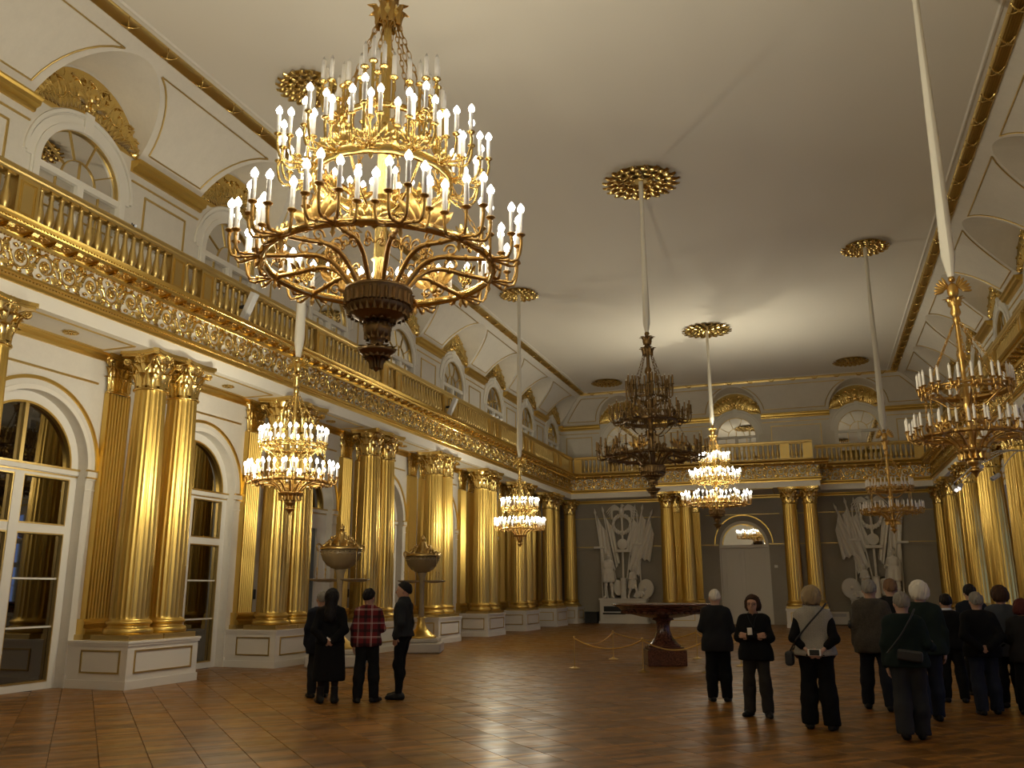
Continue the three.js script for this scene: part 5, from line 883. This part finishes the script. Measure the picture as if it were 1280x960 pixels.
function trophy(x, q, label) {                                           // q mirrors the arrangement
  const o = thing('stucco_trophy', label, 'relief'); put(o, frame.end, x); const P = (a, y, z) => V(q * a, y, z), add = (n, g, l) => { const m = mesh(n, g, M.stucco, o); if (l) m.userData.label = l; };
  const y0 = 1.17;
  const base = mesh('socle', [span(-1.14, 1.14, 0.10, 1.17, 0.04, 0.55), span(-1.2, 1.2, 0, 0.10, 0.04, 0.6), span(-1.18, 1.18, 1.10, 1.17, 0.04, 0.59)], M.white, o);
  for (const [a, b, c, d] of [[-0.95, 0.1, 0.55, 0.80], [-1.0, 0.1, 0.42, 0.50]]) mesh('grille', [span(Math.min(q * a, q * b), Math.max(q * a, q * b), c, d, 0.55, 0.565)], M.black, base);
  mesh('vent_frame', rectFrame(-1.02, 0.4, 0.08, 0.36, 0.03, 0.55, 0.575), M.white, base);
  // flags fanned on their staffs
  add('flag', cloth(P(-1.28, 5.2, 0.12), P(-0.98, 1.9, 0.16), P(-0.45, 2.2, 0.2), P(-0.80, 4.4, 0.14), 2.5, 0.05));
  add('flag', cloth(P(-0.9, 5.25, 0.14), P(-0.35, 2.6, 0.2), P(-0.15, 2.9, 0.22), P(-0.45, 4.6, 0.16), 2, 0.045));
  add('flag', cloth(P(0.95, 5.3, 0.12), P(0.25, 2.5, 0.2), P(0.75, 2.2, 0.2), P(1.2, 4.9, 0.12), 2.5, 0.05));
  add('flag', cloth(P(1.35, 5.1, 0.12), P(0.65, 3.1, 0.24), P(1.35, 2.9, 0.22), P(1.55, 4.2, 0.14), 3, 0.06));
  add('flag', cloth(P(0.55, 5.0, 0.1), P(0.1, 3.6, 0.12), P(0.4, 3.2, 0.14), P(0.85, 4.8, 0.1), 2, 0.04));
  for (const [a, ya, b, yb] of [[-0.8, y0, -1.35, 5.2], [-0.3, 1.6, -0.95, 5.3], [0.1, 1.6, 0.62, 5.35], [0.4, 1.6, 1.0, 5.35], [0.35, 2.0, 1.42, 5.1], [-1.05, y0, -1.15, 4.6], [0.85, 1.5, 0.75, 5.0]]) add('staff', spear(P(a, ya, 0.22), P(b, yb, 0.14)));
  for (const [a, y] of [[-1.2, 3.6], [0.75, 3.75]]) add('crossbar', merge([rbox(0.5, 0.1, 0.1, q * a, y, 0.24, 0.02)]));
  // central standard with eagle, wreath, medallion
  add('standard', merge([tube([V(0, y0, 0.3), V(0, 3, 0.26), V(0, 5.3, 0.2)], 0.055, 8, 6), rbox(0.75, 0.14, 0.14, 0, 3.42, 0.32, 0.03), lathe([[0, 0.06], [0.10, 0.05], [0.14, 0.02], [0.22, 0.03], [0.26, 0], [0.26, -0.04], [0, -0.04]], 20).rotateX(PI / 2).translate(0, 3.75, 0.3)]));
  const wr = []; for (let i = 0; i < 22; i++) { const a = 2 * PI * i / 22; wr.push(ball(0.1, 0.43 * Math.cos(a), 4.72 + 0.43 * Math.sin(a), 0.24 + (i % 2) * 0.03, 0.8, 1.2, 0.8, 7, 5)); } add('wreath', merge(wr));
  const eg = [ball(0.16, 0, 5.36, 0.26, 0.9, 1.3, 0.9, 10, 8), ball(0.09, 0.05 * q, 5.62, 0.3), ball(0.04, 0.13 * q, 5.61, 0.33, 1.8, 0.8, 0.8, 6, 5)];
  for (const s of [-1, 1]) for (let i = 0; i < 6; i++) eg.push(tube([V(s * 0.08, 5.42, 0.24), V(s * (0.34 + 0.02 * i), 5.66 - 0.05 * i, 0.22), V(s * (0.62 - 0.03 * i), 5.50 - 0.09 * i, 0.2), V(s * (0.78 - 0.06 * i), 5.22 - 0.09 * i + 0.1, 0.18)], 0.055, 5, 8, false, 0.02));
  add('eagle', merge(eg));
  // standing warrior in tunic and helmet
  const fig = (opt, sc, px, py, pz, ry, rx = 0) => { const F = figure(opt), c = [...F.T, ...F.neck, ...F.legs, ...F.shins, ...F.arms, ...F.feet.flatMap(f => f.c)], sk = []; for (let y = 0.98; y > 0.62; y -= 0.08) sk.push([-0.08 - 0.06 * (1 - y), y, 0, 0.11 + 0.05 * (1 - y), 0.08 + 0.06 * (1 - y), y, 0, 0.11 + 0.05 * (1 - y)]);
    const [lo, hi] = bounds(c, 0.06), all = joined(c, 0.035, 0.004), tn = joined([...F.T, ...sk], 0.05, 0.018), g = [sdfGeo((x, y, z) => smin(all(x, y, z), Math.max(tn(x, y, z) + 0.006 * Math.sin(46 * x) * (y < 0.98 ? 1 : 0), 0.60 - y), 0.01), lo, hi, 0.018), headGeo(opt.turn ?? 0, 0.009)];
    for (const h of F.hands) { const hc = handPrims(h), [a, b] = bounds(hc, 0.012); g.push(sdfGeo(joined(hc, 0.01), a, b, 0.008)); }
    g.push(sdfGeo((x, y, z) => Math.max(ell(0, 1.63, -0.01, 0.1, 0.12, 0.122)(x, y, z), z - 0.06 - (y - 1.62) * 0.9, 1.56 - y), [-0.14, 1.5, -0.16], [0.14, 1.78, 0.16], 0.01), tube([V(0, 1.66, 0.1), V(0, 1.80, 0.02), V(0, 1.76, -0.12), V(0, 1.6, -0.16)], 0.025, 5, 10));
    return merge(g).scale(sc, sc, sc).rotateX(rx).rotateY(ry).translate(px, py, pz); };
  add('warrior', fig({ arms: q > 0 ? ['bent', 'down'] : ['down', 'bent'], turn: 0.3 * q, stance: { L: [0.14, 0.04, 0.4], R: [-0.13, -0.02, -0.4] } }, 1.26, -0.72 * q, y0, 0.36, 0.15 * q), 'standing helmeted warrior');
  add('captive', fig({ arms: ['front', 'fold'], turn: -0.6 * q, stance: { L: [0.16, 0.30, 0.2, 0.14], R: [-0.12, -0.12, -0.2, 0.1] } }, 0.92, 0.38 * q, y0 - 0.08, 0.34, 0.7 * q, 0.16), 'crouching figure');
  add('drapery', merge([0, 1, 2].map(i => tube([P(0.55 + 0.16 * i, y0 + 0.06, 0.45), P(0.7 + 0.1 * i, y0 + 0.28, 0.44), P(0.95 + 0.05 * i, y0 + 0.16, 0.42)], 0.08, 7, 10, false, 0.05))));
  add('shield', merge([lathe([[0, 0.10], [0.16, 0.09], [0.36, 0.04], [0.44, 0.03], [0.46, 0], [0.44, -0.04], [0, -0.04]], 24).rotateX(PI / 2 - 0.1).rotateY(-0.4 * q).translate(q * 1.08, y0 + 0.44, 0.32), ball(0.09, q * 1.06, y0 + 0.44, 0.42)]), 'round shield');
  add('shield', merge([lathe([[0, 0.07], [0.2, 0.05], [0.3, 0.0], [0, -0.03]], 20).scale(1, 1, 1.5).rotateX(PI / 2).translate(-0.28 * q, y0 + 0.5, 0.2)]), 'oval shield');
  add('column_drum', merge([lathe([[0.14, 0], [0.14, 0.9], [0.17, 0.95], [0, 0.97]], 14).translate(q * 0.02, y0, 0.42)]));
}
trophy(XC - 5.75, 1, 'pale stucco trophy of flags and warriors on the end wall, mirrored-door side');
trophy(XC + 5.65, -1, 'pale stucco trophy of flags and warriors on the end wall, window side');

// ---------------------------------------------------------------- stone basin with rope stanchions
{
  const o = thing('stone_basin', 'wide shallow dark red stone basin on a square pedestal', 'basin'); o.position.set(-3.32, 0, -19.75); o.rotation.y = 0.33;
  mesh('dish', lathe([[0, 1.03], [0.16, 0.97], [0.22, 0.98], [0.5, 1.02], [0.82, 1.10], [0.93, 1.17], [0.97, 1.22], [1.08, 1.255], [1.12, 1.27], [1.12, 1.295], [1.08, 1.30], [0.98, 1.285], [0.85, 1.22], [0.4, 1.12], [0, 1.10]], 48), M.jasper, o);
  mesh('gadroon', Array.from({ length: 40 }, (_, k) => ball(0.055, 0.84, 1.115, 0, 1.6, 0.7, 1.2, 6, 5).rotateY(2 * PI * k / 40)), M.jasper, o);
  mesh('foot', lathe([[0.22, 0.98], [0.24, 0.95], [0.17, 0.93], [0.145, 0.85], [0.15, 0.72], [0.20, 0.58], [0.30, 0.46], [0.36, 0.42], [0.38, 0.38], [0, 0.38]], 28), M.jasper, o);
  mesh('plinth', [rbox(0.74, 0.06, 0.74, 0, 0.36, 0, 0.01), rbox(0.84, 0.33, 0.84, 0, 0.165, 0, 0.015)], M.jasper, o);
}
const postGeo = merge([lathe([[0, 0.66], [0.018, 0.655], [0.026, 0.635], [0.018, 0.615], [0.012, 0.60], [0.012, 0.06], [0.03, 0.045], [0.05, 0.03], [0.11, 0.015], [0.115, 0], [0, 0]], 14)]);
const posts = [[-4.95, -18.25], [-4.72, -20.9], [-3.45, -17.95], [-2.22, -18.2], [-1.70, -19.85], [-2.85, -21.6]], ropeOrder = [0, 1, 5, 4, 3, 2, 0];
const postWhere = ['on the entrance side toward the mirrored doors', 'toward the far end and the mirrored doors', 'before the basin pedestal', 'beside the dark blazer', 'toward the windows', 'behind the basin'];
posts.forEach(([x, z], i) => { const p = thing('rope_stanchion', 'brass rope stanchion around the basin, ' + postWhere[i], 'stanchion', 'stanchions around the basin'); p.position.set(x, 0, z); mesh('post', postGeo, M.brass, p); });
for (let i = 0; i < 6; i++) { const [a, b] = [posts[ropeOrder[i]], posts[ropeOrder[i + 1]]], pts = []; for (let k = 0; k <= 8; k++) { const t = k / 8; pts.push(V(a[0] + (b[0] - a[0]) * t, 0.61 - 0.75 * t * (1 - t), a[1] + (b[1] - a[1]) * t)); }
  const r = mesh(numbered('barrier_rope'), tube(pts, 0.014, 5, 20), M.bronze, scene); tag(r, `sagging gold rope, from the stanchion ${postWhere[ropeOrder[i]]}`, 'rope', 'ropes around the basin'); }

// ---------------------------------------------------------------- pair of stone and gilt vases with hanging trays
const onyx = std(lin(0.38, 0.30, 0.18), 0.25, { map: plasterTex }), cutGlass = std(lin(0.24, 0.175, 0.09), 0.15);
function vase(x, z, label) {
  const o = thing('stone_vase', label, 'vase'); o.position.set(x, 0, z); o.rotation.y = 0.33;
  mesh('pedestal', [rbox(1.16, 0.26, 1.16, 0, 0.13, 0, 0.05), rbox(1.0, 0.10, 1.0, 0, 0.31, 0, 0.03)], M.stone, o);
  mesh('gilt_foot', [lathe([[0.40, 0.36], [0.42, 0.39], [0.38, 0.43], [0.30, 0.46], [0.28, 0.50], [0.24, 0.52], [0.16, 0.60], [0.12, 0.70], [0.10, 0.84], [0.13, 0.87], [0.10, 0.90], [0, 0.9]], 24)], M.gold, o);
  mesh('stem', [lathe([[0.07, 0.88], [0.075, 1.0], [0.06, 1.3], [0.065, 1.7], [0.09, 1.95], [0.12, 2.04], [0.14, 2.06], [0, 2.07]], 18)], onyx, o);
  const cut = []; for (let j = 0; j < 6; j++) for (let i = 0; i < 26; i++) { const t = (j + 0.5) / 6, r = 0.17 + 0.27 * Math.sin(t * PI / 2), yy = 2.08 + 0.40 * t; cut.push(new THREE.OctahedronGeometry(0.036).translate(0, yy, r).rotateY(2 * PI * (i + (j % 2) / 2) / 26)); }
  const b = mesh('bowl', [lathe([[0, 2.05], [0.17, 2.07], [0.30, 2.14], [0.40, 2.26], [0.44, 2.38], [0.45, 2.5], [0, 2.5]], 30)], cutGlass, o); mesh('cut_facets', cut, cutGlass, b).userData.kind = 'stuff';
  const lid = [lathe([[0.47, 2.49], [0.48, 2.52], [0.45, 2.55], [0.36, 2.57], [0.26, 2.61], [0.17, 2.70], [0.11, 2.80], [0.08, 2.86], [0.10, 2.88], [0, 2.89]], 26)]; for (let i = 0; i < 10; i++) lid.push(acanthus(2 * PI * i / 10, 2.52, 0.18, 0.05, 0.38 - 0.02, -0.14));
  const L = mesh('lid', lid, M.brass, o); mesh('finial', lathe([[0.03, 2.88], [0.06, 2.93], [0.065, 2.97], [0.05, 3.01], [0.02, 3.05], [0, 3.08]], 12), M.brass, L);
  const putto = a => merge([ball(0.055, 0, 2.66, 0.30, 1.3, 1, 1), ball(0.042, 0.02, 2.75, 0.27), tube([V(0, 2.66, 0.30), V(0.05, 2.63, 0.40), V(0.02, 2.57, 0.44)], 0.025, 5, 6), tube([V(-0.02, 2.68, 0.28), V(-0.08, 2.72, 0.22), V(-0.03, 2.80, 0.14)], 0.02, 5, 6), tube([V(0, 2.64, 0.28), V(-0.06, 2.60, 0.36), V(-0.10, 2.57, 0.42)], 0.025, 5, 6)]).rotateY(a);
  for (let i = 0; i < 4; i++) {
    const a = PI / 4 + i * PI / 2, rot = g => g.rotateY(a);
    mesh('cherub', putto(a), M.brass, L).userData.label = 'small reclining gilt cherub';
    const arm = mesh('arm', rot(tube([V(0, 2.50, 0.44), V(0, 2.56, 0.52), V(0, 2.60, 0.58), V(0, 2.56, 0.64), V(0, 2.48, 0.62), V(0, 2.44, 0.59)], 0.018, 6, 14)), M.brass, o);
    mesh('rod', rot(lathe([[0.008, 2.46], [0.008, 2.1], [0.025, 2.06], [0.01, 2.02], [0.018, 1.95], [0.008, 1.9], [0.02, 1.83], [0, 1.82]], 8).translate(0, 0, 0.60)), M.brass, arm);
    mesh('tray', rot(lathe([[0, 1.82], [0.20, 1.82], [0.26, 1.835], [0.27, 1.85], [0.27, 1.83], [0.2, 1.80], [0.05, 1.78], [0, 1.78]], 22).translate(0, 0, 0.48)), onyx, o);
  }
}
vase(-10.08, -17.35, 'gilt-lidded stone vase with hanging trays behind the long black dress');
vase(-10.12, -21.75, 'gilt-lidded stone vase with hanging trays behind the dark grey sweater');

// ---------------------------------------------------------------- fittings
{
  const sp = (s, label) => { const g = thing('panel_speaker', label, 'speaker'); put(g, frame.left, s, 0, 1.12); mesh('cabinet', [rbox(0.16, 0.62, 0.13, 0, 0.31, 0, 0.012).rotateX(0.42).translate(0, 7.14, 0.18)], M.grey, g); mesh('bracket', [span(-0.03, 0.03, 7.40, 7.46, 0.08, 0.3)], M.black, g); };
  sp(14.5, 'white slim speaker tilted on the gallery balustrade, nearer the entrance'); sp(25.43, 'white slim speaker tilted on the gallery balustrade, farther along');
  // spotlights: a small cluster on the gallery and a bracket on the window-side columns
  const spot = (lx, mats, on) => { const g = new THREE.Group(); mesh('housing', [lathe([[0.03, 0], [0.05, 0.02], [0.055, 0.22], [0.05, 0.24], [0, 0.24]], 12).rotateX(PI / 2)], mats, g); mesh('lens', [lathe([[0, 0.0], [0.048, 0.0], [0.05, -0.008], [0, -0.012]], 12).rotateX(PI / 2).translate(0, 0, 0.24)], on, g); mesh('yoke', [span(-0.012, 0.012, 0, 0.12, 0.09, 0.11)], M.black, g); return g; };
  const glow = std(lin(0.9, 0.9, 0.9), 0.3, { emissive: new THREE.Color(1, 0.97, 0.9), emissiveIntensity: 3 });
  [[29.6, 0], [30.0, 1], [30.5, 2]].forEach(([s, k]) => { const c = spot(0, M.grey, glow); c.name = numbered('spotlight'); scene.add(c); tag(c, ['first', 'second', 'third'][k] + ' small white spotlight along the gallery rail beyond the farther speaker', 'spotlight', 'gallery spotlights'); put(c, frame.left, s, 7.955, 1.12); c.rotation.y += 0.4; });
  const led = spot(0, M.black, glow); led.name = numbered('spotlight'); scene.add(led); tag(led, 'tiny black floodlight on the gallery rail near the entrance', 'spotlight'); put(led, frame.left, 11.33, 7.95, 1.12); led.scale.setScalar(0.6);
  const rig = [[3.74, 4.32, -22.0, -0.9, 0.3], [3.26, 3.93, -22.05, -0.4, 0.5], [3.08, 3.88, -21.9, 0.1, 0.5], [4.07, 4.12, -22.0, -1.2, 0.5]];
  const boom = thing('lamp_boom', 'thin curved lamp arms reaching from the window-side columns', 'lamp arm'); for (const [x, y, z] of rig) mesh('arm', [tube([V(4.9, 4.6, -22.05), V((x + 4.9) / 2, Math.max(y, 4.3) + 0.32, z), V(x, y + 0.06, z + 0.1)], 0.012, 5, 12)], M.grey, boom);
  mesh('clamp', [rbox(0.12, 0.2, 0.3, 4.9, 4.58, -22.05, 0.02)], M.grey, boom);
  rig.forEach(([x, y, z, ry, rx], k) => { const c = spot(0, M.grey, k === 1 || k === 2 ? glow : M.bulbOff); c.name = numbered('spotlight'); scene.add(c); tag(c, 'grey spotlight on the lamp arms beside the window-side columns, ' + ['upper inner', 'lower lit one', 'lowest lit one', 'outermost'][k], 'spotlight', 'spotlights on the lamp arms'); c.position.set(x, y, z); c.rotation.set(rx, ry, 0, 'YXZ'); });
  // heater, bin, wall plates
  const h = thing('radiator', 'low white convector heater on the end wall beside the portico pedestal', 'heater'); put(h, frame.end, XC + 3.9, 0, 0.16); mesh('case', [rbox(0.95, 0.55, 0.16, 0, 0.32, 0, 0.02)], M.white, h); mesh('grille', [span(-0.36, 0.36, 0.38, 0.52, 0.08, 0.09)], M.grey, h); mesh('leg', [span(-0.4, -0.34, 0, 0.05, -0.06, 0.06)], M.black, h); mesh('leg', [span(0.34, 0.4, 0, 0.05, -0.06, 0.06)], M.black, h);
  const bin = thing('bin', 'black box bin on the floor between corner column and trophy', 'bin'); put(bin, frame.end, XC - 7.35, 0, 0.35); mesh('body', [rbox(0.62, 0.5, 0.4, 0, 0.25, 0, 0.02)], M.black, bin); mesh('lid', [rbox(0.64, 0.04, 0.42, 0, 0.52, 0, 0.01)], M.black, bin);
  for (const i of [1, 2]) { const p = thing('intercom', `small dark wall box between pilasters, ${i === 1 ? 'beside the blue-grey door toward the entrance' : 'beside the blue-grey door toward the end wall'}`, 'wall box'); put(p, frame.left, pedStart(i) + 0.885, 0, 0); mesh('case', [rbox(0.10, 0.22, 0.05, 0, 1.52, 0.03, 0.01)], M.black, p); }
}
renderer.render(scene, camera);
